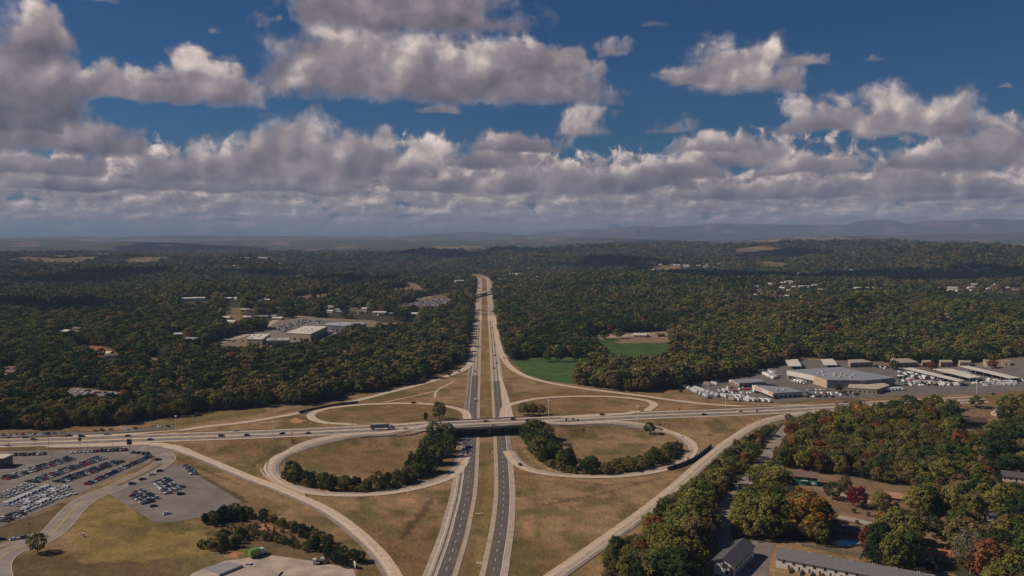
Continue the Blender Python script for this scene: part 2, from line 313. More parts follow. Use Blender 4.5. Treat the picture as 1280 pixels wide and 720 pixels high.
# ------------------------------------------------------------------ ground: one sheet out to the horizon
def line_d(x, y, pts):
    d = np.full(np.shape(x), 1e9)
    for (ax, ay), (bx, by) in zip(pts[:-1], pts[1:]):
        L = (bx - ax) ** 2 + (by - ay) ** 2 + 1e-9; t = np.clip(((x - ax) * (bx - ax) + (y - ay) * (by - ay)) / L, 0, 1)
        d = np.minimum(d, np.hypot(x - ax - t * (bx - ax), y - ay - t * (by - ay)))
    return d
DRY, DRYER, OLIVE, GOLD, DARKG = np.array((.190, .117, .056)), np.array((.275, .180, .096)), np.array((.120, .100, .036)), np.array((.225, .165, .055)), np.array((.105, .070, .038))
WOODF, CLAY, GREEN, BROWN, TAN = np.array((.055, .050, .028)), np.array((.42, .20, .105)), np.array((.060, .105, .032)), np.array((.235, .150, .095)), np.array((.42, .33, .23))
def land(x, y):
    r = np.hypot(x, y); n1 = fbm(x / 60, y / 60, 5)[:, None]; n2 = fbm(x / 17 + 50, y / 17 + 20, 4)[:, None]; n3 = fbm(x / 6 + 5, y / 6 + 2, 3)[:, None]
    c = DRY * (1 - ss(.35, .65, n1)) + DRYER * ss(.35, .65, n1)
    c = c + (OLIVE - c) * ss(.48, .70, n2) * 0.75
    c = c * (0.72 + 0.56 * n3)
    def poly(px, col, k=1.0, jit=5.0, w=None):
        nonlocal c
        p = w if w is not None else poly_w(px); xx = x + jit * (fbm(x / 9, y / 9, 3) - .5) * 2; yy = y + jit * (fbm(x / 9 + 70, y / 9 + 7, 3) - .5) * 2
        m = in_poly(xx, yy, p)[:, None] * k; c = c * (1 - m) + col * (0.55 + 0.5 * n3 + 0.4 * n2) * m
    def line(px, col, w, k=0.8):
        nonlocal c
        d = line_d(x, y, [tuple(q) for q in poly_w(px)]) + 1.5 * w * (fbm(x / 5, y / 5, 2) - .5); m = (1 - ss(w * 0.5, w * 1.3, d))[:, None] * k; c = c * (1 - m) + col * m
    poly([(140, 619), (192, 654), (214, 655), (250, 649), (268, 660), (262, 690), (200, 703), (130, 708), (95, 690), (98, 655), (110, 632)], GOLD, .85, 9)
    poly([(118, 660), (190, 655), (200, 672), (160, 680), (120, 675)], DARKG, .5, 12)
    poly([(160, 625), (192, 653), (240, 650), (262, 662), (220, 668), (180, 655)], OLIVE, .7, 6)
    poly([(0, 700), (60, 690), (130, 706), (230, 700), (235, 716), (200, 760), (-60, 760)], DARKG, .7, 8)
    poly([(0, 655), (50, 642), (98, 622), (95, 634), (66, 662), (40, 675), (0, 685), (-80, 690)], DARKG, .75, 4)
    poly([(300, 640), (345, 648), (420, 690), (446, 718), (360, 700), (285, 690), (262, 668)], DARKG, .7, 8)
    for q in ([(350, 658), (362, 660), (359, 666), (346, 664)], [(325, 655), (340, 657), (338, 662), (322, 660)], [(424, 708), (442, 712), (442, 722), (420, 716)], [(280, 694), (296, 692), (300, 698), (284, 700)]): poly(q, CLAY, .9, 3)
    poly([(651, 652), (658, 652), (664, 662), (661, 667), (654, 660)], CLAY, .8, 2)
    poly([(361, 524.5), (372, 523), (380, 526), (374, 529.5), (362, 528.5)], CLAY * 1.1, 1, 1.5)
    poly([(505, 622), (520, 622), (522, 626), (508, 626)], CLAY, .6, 2)
    poly([(850, 481), (900, 476), (946, 466), (948, 470), (905, 483), (860, 486)], CLAY * .6, .6, 4)
    line([(669, 600), (671, 630), (673, 660), (668, 690), (661, 710)], OLIVE * 1.25, 1.6, .8)
    line([(675, 632), (710, 626), (760, 615), (800, 604), (824, 598)], DARKG * .6, 1.9, .7)
    line([(720, 603), (760, 606), (800, 603)], DARKG * .7, 1.8, .6)
    line([(455, 632), (470, 648), (488, 662), (500, 672)], OLIVE * 1.2, 3.5, .7)
    line([(541, 622), (530, 640), (515, 655), (503, 672)], DARKG * .55, 2.2, .7)
    line([(606, 575), (598, 640), (588, 700), (580, 740)], OLIVE * 1.1, 2.0, .5)
    line([(614, 575), (609, 640), (601, 700), (596, 740)], GOLD, 2.4, .5)
    line([(606, 400), (608, 450), (610, 520)], GOLD * .9, 3.5, .55)
    line([(652, 557), (662, 572), (682, 585), (700, 590)], TAN * .8, .8, .8)
    line([(380, 510), (360, 513), (345, 517)], DARKG * .7, 1.5, .8)
    line([(316, 584), (325, 575), (345, 562), (370, 553)], DARKG * .65, 1.6, .8)
    line([(215, 584), (250, 596), (285, 615), (310, 628)], DARKG * .7, 2.5, .75)
    line([(170, 559), (205, 566), (240, 580), (270, 594), (300, 606)], DARKG * .75, 1.6, .6)
    line([(885, 545), (892, 540), (905, 535)], DARKG * .7, 1.2, .7)
    line([(0, 564), (90, 562.5), (165, 560)], DARKG * .9, 3, .8)
    poly([(0, 541), (60, 538), (160, 540), (210, 524), (330, 508), (330, 516), (230, 532), (170, 541)], OLIVE * 1.0, .7, 4)
    poly([(245, 516), (330, 508), (318, 512), (262, 521)], GOLD * .9, .8, 3)
    fm = forest_mask(x, y, 6.0)[:, None] * 1.0; fm2 = np.where(r[:, None] > 3700, fm * (1 - 0.8 * ss(.66, .71, fbm(x / 330 + 5, y / 600 + 15, 3) + ss(3700, 7000, r) * .04)[:, None]), fm)
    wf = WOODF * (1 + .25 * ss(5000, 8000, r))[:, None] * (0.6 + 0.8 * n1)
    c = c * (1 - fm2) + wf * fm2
    for k, col in (('green', GREEN), ('green2', GREEN * .9), ('brown', BROWN), ('shops', np.array((.22, .17, .12))), ('bare', CLAY * .55), ('field1', BROWN * .85), ('field2', BROWN * 1.1), ('field3', OLIVE), ('strip', BROWN)):
        poly(None, col, 1, 4, CLEAR[k])
    poly(None, OLIVE * 1.05, .9, 3, YARDS['open'])
    for k in ('lawn', 'garden', 'homeyard', 'farm', 'lawn_s'): poly(None, BROWN * .9, .9, 3, YARDS[k])
    poly([(738, 420.5), (780, 418.4), (838, 415), (838, 417), (780, 420.6), (738, 423)], TAN * .9, 1, 3)
    return np.clip(c, 0.01, 1)
rad = np.concatenate([np.linspace(5, 320, 40), np.arange(325, 1100, 3.6), 1100 * 1.0065 ** np.arange(1, int(math.log(26500 / 1100) / math.log(1.0065)))])
ang = np.radians(np.concatenate([np.arange(-180, -80, 5), np.arange(-80, -38, 1.0), np.arange(-38, 38, 0.24), np.arange(38, 80, 1.0), np.arange(80, 180, 5)]))
RR, AA = np.meshgrid(rad, ang, indexing='ij'); gx, gy = (RR * np.sin(AA)).ravel(), (RR * np.cos(AA)).ravel()
gz = terr(gx, gy) + np.where(np.hypot(gx, gy) > 4300, 5.0, 0) * (fbm(gx / 45, gy / 45, 3) * 2)
nr, na = len(rad), len(ang)
i, j = np.meshgrid(np.arange(nr - 1), np.arange(na), indexing='ij'); jn = (j + 1) % na
quads = np.stack([i * na + j, i * na + jn, (i + 1) * na + jn, (i + 1) * na + j], -1).reshape(-1, 4)[:, ::-1]
me = bpy.data.meshes.new('ground'); me.vertices.add(nr * na + 1)
co = np.concatenate([np.stack([gx, gy, gz], -1), [[0, 0, 0]]]); me.vertices.foreach_set('co', co.ravel().astype(np.float32))
tris = [(nr * na, a, (a + 1) % na) for a in range(na)]
loops = np.concatenate([quads.ravel(), np.array(tris)[:, ::-1].ravel()]); me.loops.add(len(loops)); me.loops.foreach_set('vertex_index', loops.astype(np.int32))
me.polygons.add(len(quads) + na); st = np.concatenate([np.arange(len(quads)) * 4, len(quads) * 4 + np.arange(na) * 3]); me.polygons.foreach_set('loop_start', st.astype(np.int32))
me.update(calc_edges=True); me.validate()
me.polygons.foreach_set('use_smooth', np.ones(len(me.polygons), bool))
at = me.color_attributes.new('land', 'FLOAT_COLOR', 'POINT'); lc = land(co[:, 0], co[:, 1]); at.data.foreach_set('color', np.concatenate([lc, np.ones((len(lc), 1))], 1).ravel().astype(np.float32))
gm = bpy.data.materials.new('ground_cover'); gm.use_nodes = True; t = gm.node_tree; b = t.nodes['Principled BSDF']; b.inputs['Roughness'].default_value = 0.95; b.inputs['Specular IOR Level'].default_value = 0.05
a_ = t.nodes.new('ShaderNodeAttribute'); a_.attribute_name = 'land'; g_ = t.nodes.new('ShaderNodeNewGeometry'); mp = t.nodes.new('ShaderNodeMapping'); mp.inputs['Scale'].default_value = (1, 0.35, 1); mp.inputs['Rotation'].default_value = (0, 0, 0.3)
n_ = t.nodes.new('ShaderNodeTexNoise'); n_.inputs['Scale'].default_value = 0.55; n_.inputs['Detail'].default_value = 6; n_.inputs['Roughness'].default_value = .75
n3_ = t.nodes.new('ShaderNodeTexNoise'); n3_.inputs['Scale'].default_value = 0.09; n3_.inputs['Detail'].default_value = 4
mm = t.nodes.new('ShaderNodeMath'); mm.operation = 'MULTIPLY_ADD'; mm.inputs[1].default_value = 2.0; mm2 = t.nodes.new('ShaderNodeMath'); mm2.operation = 'MULTIPLY_ADD'; mm2.inputs[1].default_value = 0.7; mm2.inputs[2].default_value = -0.35
vm = t.nodes.new('ShaderNodeVectorMath'); vm.operation = 'SCALE'
t.links.new(g_.outputs['Position'], mp.inputs[0]); t.links.new(mp.outputs[0], n_.inputs['Vector']); t.links.new(g_.outputs['Position'], n3_.inputs['Vector'])
t.links.new(n3_.outputs[0], mm2.inputs[0]); t.links.new(n_.outputs[0], mm.inputs[0]); t.links.new(mm2.outputs[0], mm.inputs[2]); t.links.new(mm.outputs[0], vm.inputs['Scale']); t.links.new(a_.outputs['Color'], vm.inputs[0]); t.links.new(vm.outputs[0], b.inputs['Base Color'])
me.materials.append(gm); ground = link('ground', me); tag(ground, kind='structure')

# ------------------------------------------------------------------ roads
CONC = mat('pale_concrete', (.54, .42, .32), .8, .14, .30, stretch=(1, 1, 1)); CONC_OLD = mat('old_concrete', (.40, .32, .25), .85, .18, .22)
ASPH = mat('asphalt', (.115, .098, .092), .8, .14, .3, spec=.3); ASPH2 = mat('worn_asphalt', (.26, .215, .185), .85, .2, .12); GRAVEL = mat('gravel', (.33, .27, .22), .95, .22, .10)
PAINT = mat('road_paint', (.78, .74, .68), .7, .12, .8); YELLOW = mat('yellow_paint', (.62, .42, .10), .7, .1, .8)
def catmull(pts, step=4.0):
    p = np.array(pts, float); p = np.vstack([2 * p[0] - p[1], p, 2 * p[-1] - p[-2]]); out = []
    for k in range(1, len(p) - 2):
        n = max(2, int(np.hypot(*(p[k + 1] - p[k])[:2]) / step))
        for q in range(n):
            t = q / n; out.append(0.5 * ((2 * p[k]) + (-p[k - 1] + p[k + 1]) * t + (2 * p[k - 1] - 5 * p[k] + 4 * p[k + 1] - p[k + 2]) * t * t + (-p[k - 1] + 3 * p[k] - 3 * p[k + 1] + p[k + 2]) * t ** 3))
    out.append(p[-2]); out = np.array(out)
    for _ in range(3): out[1:-1] = (out[:-2] + 2 * out[1:-1] + out[2:]) / 4
    return out
def frame(path):
    d = np.gradient(path[:, :2], axis=0); d /= np.linalg.norm(d, axis=1)[:, None] + 1e-9; s = np.concatenate([[0], np.cumsum(np.linalg.norm(np.diff(path[:, :2], axis=0), axis=1))])
    return np.stack([d[:, 1], -d[:, 0]], -1), s          # right-hand normal, arc length
def ribbon(mb, path, o0, o1, dz, m=0, zf=None, rng=None, across=3):
    """a strip from offset o0 to o1 (metres right of the path); offsets may be arrays"""
    nr_, s = frame(path); k = np.arange(len(path))
    if rng is not None: k = k[(s >= rng[0]) & (s <= rng[1])]
    if len(k) < 2: return
    o0 = np.broadcast_to(o0, (len(path),)); o1 = np.broadcast_to(o1, (len(path),)); base = len(mb.v); zf = zf or terr
    for i_ in k:
        for a in range(across + 1):
            o = o0[i_] + (o1[i_] - o0[i_]) * a / across; x, y = path[i_, 0] + nr_[i_, 0] * o, path[i_, 1] + nr_[i_, 1] * o; mb.v.append([x, y, 0])
    seg = np.array(mb.v[base:], float); z = zf(seg[:, 0], seg[:, 1]) + dz
    for q in range(len(seg)): mb.v[base + q] = (seg[q, 0], seg[q, 1], float(z[q]))
    w = across + 1
    for r_ in range(len(k) - 1):
        for a in range(across):
            q = base + r_ * w + a; mb.f.append((q, q + 1, q + w + 1, q + w)[::-1]); mb.m.append(m)
def dashes(mb, path, off, dz, zf=None, rng=None, period=12.2, ln=3.6, w=.22):
    nr_, s = frame(path); zf = zf or terr; a = rng[0] if rng else 0; e = min(s[-1], rng[1]) if rng else s[-1]
    while a + ln < e:
        pts = []
        for q in (a, a + ln):
            x, y = np.interp(q, s, path[:, 0]), np.interp(q, s, path[:, 1]); nx, ny = np.interp(q, s, nr_[:, 0]), np.interp(q, s, nr_[:, 1])
            pts.append([(x + nx * (off + g), y + ny * (off + g)) for g in (-w / 2, w / 2)])
        mb.face([(x, y, float(zf(x, y)) + dz) for x, y in (pts[0][1], pts[0][0], pts[1][0], pts[1][1])][::-1]); a += period
def struct(mb, name, m, **k): return tag(mb.build(name, m, **k), kind='structure')
def wpath(px, step=4.0, ext=None):
    w = [P(a, b)[:2] for a, b in px]
    if ext is not None: w = [np.array(ext)] + w
    return catmull(w, step)
marks, ymarks = MB(), MB()
def s_at(path, px, py):
    q = P(px, py); _, s = frame(path); return float(s[np.argmin(np.hypot(path[:, 0] - q[0], path[:, 1] - q[1]))])
def carriage(px, side):
    """side +1: outer shoulder on the right of the path (towards the distance), -1: on its left"""
    w = [P(a, b)[:2] for b, a in px]; d = w[0] - w[1]; d /= np.hypot(*d); w = [w[0] + d * 260 + np.array([side * 0 - 22, 0])] + [w[0] + d * 120 + np.array([-6, 0])] + w
    e = w[-1] - w[-2]; e /= np.hypot(*e); w += [w[-1] + e * 300 + np.array([-12, 0]), w[-1] + e * 520 + np.array([-75, 0]), w[-1] + e * 640 + np.array([-230, 0])]
    path = catmull(w, 5.0); _, s = frame(path); o = lambda a, b_: (side * a, side * b_) if side > 0 else (side * b_, side * a)
    s_top = s_at(path, px[10][1], 469 if side < 0 else 477)
    b_, c_ = MB(), MB()
    ribbon(b_, path, *o(-3.75, 3.75), .22, rng=(0, s_top)); struct(b_, 'motorway', ASPH)
    b_ = MB(); ribbon(b_, path, *o(-3.75, 3.75), .22, rng=(s_top - 3, 1e9)); struct(b_, 'motorway', CONC_OLD)
    ribbon(c_, path, *o(-6.1, -3.6), .20); ribbon(c_, path, *o(3.6, 7.1), .20); struct(c_, 'motorway_shoulder', CONC_OLD)
    ribbon(marks, path, *o(3.55, 3.80), .26, across=1); ribbon(ymarks, path, *o(-3.8, -3.55), .26, across=1)
    dashes(marks, path, 0, .26, rng=(0, s_top + 500))
    return path, s_top
LPATH, L_top = carriage(LC_PX, -1)
RPATH, R_top = carriage(RC_PX, +1)
# third lane and slip apron on the left-hand carriageway, below the bridge
b = MB(); nS = s_at(LPATH, 587, 571); ribbon(b, LPATH, -7.45, -3.7, .24, rng=(0, nS)); ribbon(b, LPATH, -10.2, -7.4, .21, rng=(0, nS - 30)); struct(b, 'motorway_lane', CONC_OLD)
ribbon(marks, LPATH, -7.6, -7.3, .28, across=1, rng=(0, nS - 30)); dashes(marks, LPATH, -3.7, .30, rng=(0, nS - 60))
b = MB(); ribbon(b, LPATH, -8.5, -3.7, .21, rng=(nS, L_top + 160)); ribbon(b, RPATH, 3.7, 7.4, .245, rng=(s_at(RPATH, 628, 566), s_at(RPATH, 622, 533))); struct(b, 'motorway_lane', ASPH2)
dashes(marks, RPATH, 3.7, .28, rng=(s_at(RPATH, 628, 576), s_at(RPATH, 622, 535)))
b = MB(); r0, r1 = s_at(RPATH, 624, 522), s_at(RPATH, 619, 462); nr_, s = frame(RPATH); ribbon(b, RPATH, 3.7, 4.0 + 7.5 * ss(r1 + 40, r0, s) + .5, .25, rng=(r0, r1 + 40)); struct(b, 'slip_lane', CONC)
# the road over the top
az_ = lambda x, y: art_z(x)
apath = catmull([ART[k][:2] for k in range(len(ART))], 5.0)
b = MB(); ribbon(b, apath, -14, 14, .12, zf=az_, across=6); struct(b, 'highway', ASPH2)
b = MB()
for o_ in (-9.1, -5.3, 5.3, 9.1): ribbon(b, apath, o_ - .55, o_ + .55, .15, zf=az_, across=1)
for pth, lo in ((LPATH, (-1.85, 1.85, -5.5)), (RPATH, (-1.85, 1.85))):
    for o_ in lo: ribbon(b, pth, o_ - .5, o_ + .5, .262, across=1, rng=(0, L_top + 900))
struct(b, 'tyre_worn_asphalt', mat('tyre_worn_asphalt', (.135, .11, .098), .8, .3, .12))
b = MB(); ribbon(b, apath, -14.2, -11.2, .16, zf=az_, across=1); ribbon(b, apath, 11.2, 14.2, .16, zf=az_, across=1); ribbon(b, apath, -2.0, 2.0, .16, zf=az_, across=1); struct(b, 'highway_shoulder', CONC)
for o_ in (-11.1, 11.1): ribbon(marks, apath, o_ - .14, o_ + .14, .20, zf=az_, across=1)
for o_ in (-2.1, 2.1): ribbon(ymarks, apath, o_ - .14, o_ + .14, .20, zf=az_, across=1)
for o_ in (-7.2, 7.2): dashes(marks, apath, o_, .20, zf=az_)
RAMPS = [  # name, material, width, centre line in the photograph's pixels, inner tone
 ('ramp', CONC, 7.6, [(593, 432), (590, 447), (583, 460), (560, 470), (525, 481), (485, 491), (440, 502.5), (400, 511), (350, 521), (300, 529), (250, 534.5), (200, 540), (150, 543.6), (90, 545.5)]),
 ('ramp', CONC, 7.4, [(586, 534), (584, 521), (580, 514.5), (565, 509.5), (540, 505.7), (512, 504.5), (475, 505), (440, 507), (412, 510.5), (395, 514.8), (388, 520), (394, 525.5), (410, 529.3), (440, 531), (475, 530.6), (525, 528.4), (570, 526)]),
 ('ramp', CONC, 6.6, [(60, 558), (150, 556), (184, 554.5), (207, 557), (235, 565), (265, 577), (295, 590), (320, 600), (348, 610), (376, 622), (400, 633), (419, 644), (440, 659.5), (458, 675), (475, 692), (487, 708), (495, 722), (506, 748), (516, 790)]),
 ('ramp', CONC, 7.8, [(560, 537.5), (490, 540.5), (460, 541.8), (425, 545.5), (395, 552), (370, 560.5), (350, 570), (339, 580), (336.5, 588), (342, 596.5), (354, 605.5), (377, 613.5), (407, 618), (445, 619), (480, 617), (512, 612), (540, 605), (560, 597.5), (571, 589), (578, 580), (581, 571)]),
 ('ramp', CONC, 7.8, [(665, 534), (700, 529.5), (765, 527.8), (791, 530.5), (816, 534.6), (836, 539.7), (851, 545.5), (862.6, 553), (868, 561), (865, 570), (855, 578), (838, 585), (814, 590.5), (782, 594.8), (750, 596.3), (716, 595.6), (682.5, 592.5), (660, 587.5), (647, 580), (639, 572), (635, 564)]),
 ('ramp', CONC, 7.6, [(630, 800), (662, 748), (680, 729), (700, 714), (725, 697), (755, 675.5), (790, 650.5), (825, 624), (850, 603), (875, 580.5), (900, 559.5), (920, 545.5), (943, 532), (978, 521), (1030, 513)]),
 ('ramp', CONC, 7.4, [(629, 530), (631, 511), (640, 505.5), (662.5, 500), (687.5, 497), (720, 495.8), (755, 495.8), (787.5, 498), (810, 501.3), (818.5, 506), (812.5, 511), (792.5, 515.5), (765, 518.6), (730, 521), (700, 522)]),
 ('ramp', CONC, 7.8, [(1010, 507), (950, 507.5), (915, 507.5), (877.5, 505), (840, 500.6), (805, 495.5), (760, 490), (720, 484.7), (690, 479.5), (662.5, 472.5), (646, 465), (635, 456), (628, 445), (623.5, 432), (620, 415), (617, 395)]),
]
RP = []
for k, (nm, m_, w_, px) in enumerate(RAMPS):
    pth = wpath(px, 3.5); RP.append(pth); b = MB(); ribbon(b, pth, -w_ / 2, w_ / 2, .27 + .012 * k); struct(b, nm, m_)
    ribbon(marks, pth, w_ / 2 - 1.6, w_ / 2 - 1.35, .40, across=1); ribbon(ymarks, pth, -w_ / 2 + .8, -w_ / 2 + 1.0, .40, across=1)
b = MB()
ribbon(b, RP[2], 3.2, 5.6, .245); ribbon(b, RP[5], 3.7, 5.8, .255); ribbon(b, RP[3], -6.2, -3.8, .25); ribbon(b, RP[4], 3.8, 6.0, .25); struct(b, 'ramp_shoulder', ASPH2)
b = MB(); ribbon(b, RP[5], .3, 2.6, .42, across=1); ribbon(b, RP[3], -3.4, -1.2, .42, across=1); ribbon(b, RP[4], .8, 3.2, .42, across=1); struct(b, 'ramp_wear', CONC_OLD)
# frontage road, side street and lesser tracks
FR = wpath([(150, 562.5), (178, 562), (193, 564), (204, 568), (208, 573), (202, 580), (185, 590), (162, 600.5), (140, 611), (117, 620), (101, 629), (88, 641), (78, 653), (66, 666), (50, 676), (25, 684), (5, 694), (-5, 706), (-4, 725), (4, 750)], 3)
b = MB(); ribbon(b, FR, -6.4, 6.4, .13); struct(b, 'road', ASPH2)
b = MB(); ribbon(b, FR, -6.7, -6.3, .16, across=1); ribbon(b, FR, 6.3, 6.7, .16, across=1); struct(b, 'kerb', CONC)
fs = s_at(FR, 117, 620); ribbon(ymarks, FR, -.25, .25, .2, across=1, rng=(fs + 10, 1e9))
b = MB(); ribbon(b, FR, -1.3, 1.3, .20, across=1, rng=(s_at(FR, 202, 580), s_at(FR, 147, 608))); struct(b, 'verge', mat('verge_grass', (.15, .11, .06), .95, .2, .5))
FR2 = wpath([(-60, 690), (-20, 686), (10, 680), (45, 668), (66, 664)], 3); b = MB(); ribbon(b, FR2, -3.5, 3.5, .11); struct(b, 'road', ASPH2)
ST = wpath([(985, 532), (975, 545), (965, 560), (955, 576), (940, 595), (924, 612), (910, 630), (905, 648), (904, 668), (912, 690), (925, 712), (935, 740)], 3)
b = MB(); ribbon(b, ST, -3.5, 3.5, .12); struct(b, 'street', ASPH2); b = MB(); ribbon(b, ST, -3.8, -3.45, .2, across=1); ribbon(b, ST, 3.45, 3.8, .2, across=1); struct(b, 'kerb', CONC)
b = MB(); ribbon(b, wpath([(924, 612), (938, 608), (950, 604), (965, 600)], 3), -3.6, 3.6, .14); ribbon(b, wpath([(940, 592), (962, 590), (985, 596), (1000, 604)], 3), -2.4, 2.4, .15)
ribbon(b, wpath([(1040, 612), (1060, 622), (1085, 628), (1100, 626)], 3), -2, 2, .15); ribbon(b, wpath([(1048, 646), (1068, 650), (1090, 656), (1118, 654), (1160, 650)], 3), -3.2, 3.2, .15); struct(b, 'driveway', mat('driveway_concrete', (.36, .30, .25), .85, .15, .3))
b = MB(); ribbon(b, wpath([(523, 374), (545, 369), (570, 365), (592, 361)], 12), -9, 9, .3); ribbon(b, wpath([(256, 433), (285, 426), (310, 418), (335, 406), (350, 399), (378, 395)], 8), -7, 7, .3); struct(b, 'road', CONC_OLD)
struct(marks, 'road_markings', PAINT); struct(ymarks, 'yellow_markings', YELLOW)
b = MB()
for px in ([(482, 502.6), (508, 497.2), (545, 488.8)], [(543.5, 497), (545.5, 489), (556, 483), (568, 476.5)]): ribbon(b, wpath(px, 3), -1.2, 1.2, .16)
ribbon(b, wpath([(594, 642), (604, 641.5)], 2), -.6, .6, .12); struct(b, 'drain', CONC)

def flat(name, px, m, dz=.08):
    q = [P(a, c_) for a, c_ in px]; n = len(q); z = max(terr(v[0], v[1]) for v in q) if max(abs(v[0]) for v in q) > 1e9 else None
    me = bpy.data.meshes.new(name); bm = bmesh.new(); vs = [bm.verts.new((v[0], v[1], 0)) for v in q]; bm.faces.new(vs); bmesh.ops.triangulate(bm, faces=bm.faces)
    for _ in range(6):
        es = [e for e in bm.edges if e.calc_length() > 14]
        if not es: break
        bmesh.ops.subdivide_edges(bm, edges=es, cuts=1); bmesh.ops.triangulate(bm, faces=bm.faces)
    for v in bm.verts: v.co.z = float(terr(v.co.x, v.co.y)) + dz
    bm.normal_update()
    for f in bm.faces:
        if f.normal.z < 0: f.normal_flip()
    bm.to_mesh(me); bm.free(); me.materials.append(m); return tag(link(name, me), kind='structure')
LOT = mat('lot_asphalt', (.190, .160, .142), .85, .2, .07); LOT2 = mat('dark_lot_asphalt', (.15, .128, .115), .85, .15, .09); PAD = mat('pale_gravel', (.40, .32, .26), .95, .2, .12)
flat('parking_lot', [(-120, 569), (0, 564), (90, 561.8), (150, 560.6), (178, 569), (190, 574), (186, 579), (165, 588), (120, 607), (98, 618), (50, 640), (0, 659), (-140, 700)], LOT)
flat('parking_lot', [(137, 618), (192, 652.5), (213, 653), (250, 647), (302, 627.5), (272, 609), (247, 594), (226, 580), (214, 581), (178, 598), (149, 612)], LOT)
flat('parking_lot', [(-120, 549), (-60, 546), (0, 543.8), (60, 541), (120, 540), (215, 533.5), (222, 535), (150, 541.5), (60, 545.5), (0, 548), (-120, 552)], LOT2, .3)
flat('gravel_yard', [(215, 745), (240, 717), (282, 701), (300, 699), (318, 695.5), (334, 693.5), (396, 702), (421, 707), (442, 711), (452, 745)], PAD)
flat('parking_lot', [(850, 482.5), (865, 480), (900, 477.5), (920, 474), (945, 468), (955, 461), (985, 457), (1004, 449), (1280, 448), (1500, 447), (1500, 482), (1280, 488.5), (1100, 496), (1000, 501.5), (952, 503.5), (905, 501), (877, 498)], LOT2, .14)
flat('parking_lot', [(70, 487), (90, 484.5), (130, 489), (176, 492), (186, 497), (172, 502), (130, 501), (95, 497.5), (76, 492)], LOT, .25)
flat('parking_lot', [(318, 418), (345, 405), (372, 399), (440, 402), (460, 406), (420, 424), (380, 428), (318, 427)], LOT, .25)
flat('parking_lot', [(484, 387), (500, 380), (530, 376), (556, 372.5), (565, 376), (559, 383), (545, 389), (510, 390.5)], LOT, .4)
flat('courtyard', [(908, 690), (925, 680), (945, 676), (970, 680), (962, 700), (958, 740), (915, 760)], LOT)

# ------------------------------------------------------------------ the air between here and the hills
HZ_DENS = 5.4e-5
zmax = max(float(gz.max()), CAM_H) + 40
hb = MB().box(-30000, 30000, -30000, 30000, float(gz.min()) - 2, zmax)
hm = bpy.data.materials.new('haze_air'); hm.use_nodes = True; t = hm.node_tree; t.nodes.clear()
pv = t.nodes.new('ShaderNodeVolumePrincipled'); pv.inputs['Color'].default_value = (0.45, 0.61, 0.92, 1); pv.inputs['Density'].default_value = HZ_DENS; pv.inputs['Anisotropy'].default_value = 0.0
mo = t.nodes.new('ShaderNodeOutputMaterial'); t.links.new(pv.outputs[0], mo.inputs['Volume'])
haze = hb.build('haze', hm); tag(haze, kind='stuff')

# ------------------------------------------------------------------ the overpass
BR_CONC = mat('bridge_concrete', (.40, .31, .235), .85, .12, .4); STEEL = mat('dark_girder_paint', (.055, .065, .075), .6, .15, .5); GREENS = mat('sign_green', (.01, .20, .17), .5); WHITE = mat('white_paint', (.74, .72, .68), .6, .08, 1.0)
GALV = mat('galvanised_steel', (.42, .41, .40), .5, .1, 2, metal=.3); WOODP = mat('weathered_pole_wood', (.10, .075, .055), .9, .2, 1)
ay0, ay1 = float(art_y(BR_X0)), float(art_y(BR_X1)); hd = math.atan2(ay1 - ay0, BR_X1 - BR_X0); bl = math.hypot(ay1 - ay0, BR_X1 - BR_X0)
bridge = tag(empty('overpass_bridge', (XM, float(art_y(XM)), 0), hd), 'wide concrete overpass carrying the crossing highway over the motorway', 'bridge')
MB().box(-bl / 2 - 6, bl / 2 + 6, -15.2, 15.2, 6.35, 7.02).build('deck', BR_CONC, bridge)
for y_ in (-14.6, -9, -3, 3, 9, 14.6): MB().box(-bl / 2 - 2, bl / 2 + 2, y_ - .3, y_ + .3, 4.95, 6.34).build('girder', STEEL, bridge)
for y_ in (-15.35, 15.05): MB().box(-bl / 2 - 8, bl / 2 + 8, y_, y_ + .3, 6.4, 8.0).build('parapet', BR_CONC, bridge)
pr = MB().box(-.8, .8, -14.5, 14.5, 4.1, 4.94); pr.build('pier_cap', BR_CONC, bridge)
for y_ in (-13, -4.5, 4.5, 13): MB().tube((0, y_, -.5), (0, y_, 4.1), .6, .6, k=12).build('column', BR_CONC, bridge)
for x_ in (-bl / 2 - 3.2, bl / 2 + .2): MB().box(x_, x_ + 3, -15, 15, 0, 6.33).build('abutment', BR_CONC, bridge)
q = MB().box(2, 8, -.1, .1, 0, 1.7); q.build('sign_panel', GREENS, bridge, loc=(11.5, -15.5, 5.6))
MB().box(2.2, 7.8, -.02, .02, 0, .07).build('sign_border', WHITE, bridge, loc=(11.5, -15.64, 7.1))
MB().box(2.2, 7.8, -.02, .02, 0, .07).build('sign_border', WHITE, bridge, loc=(11.5, -15.64, 5.72))

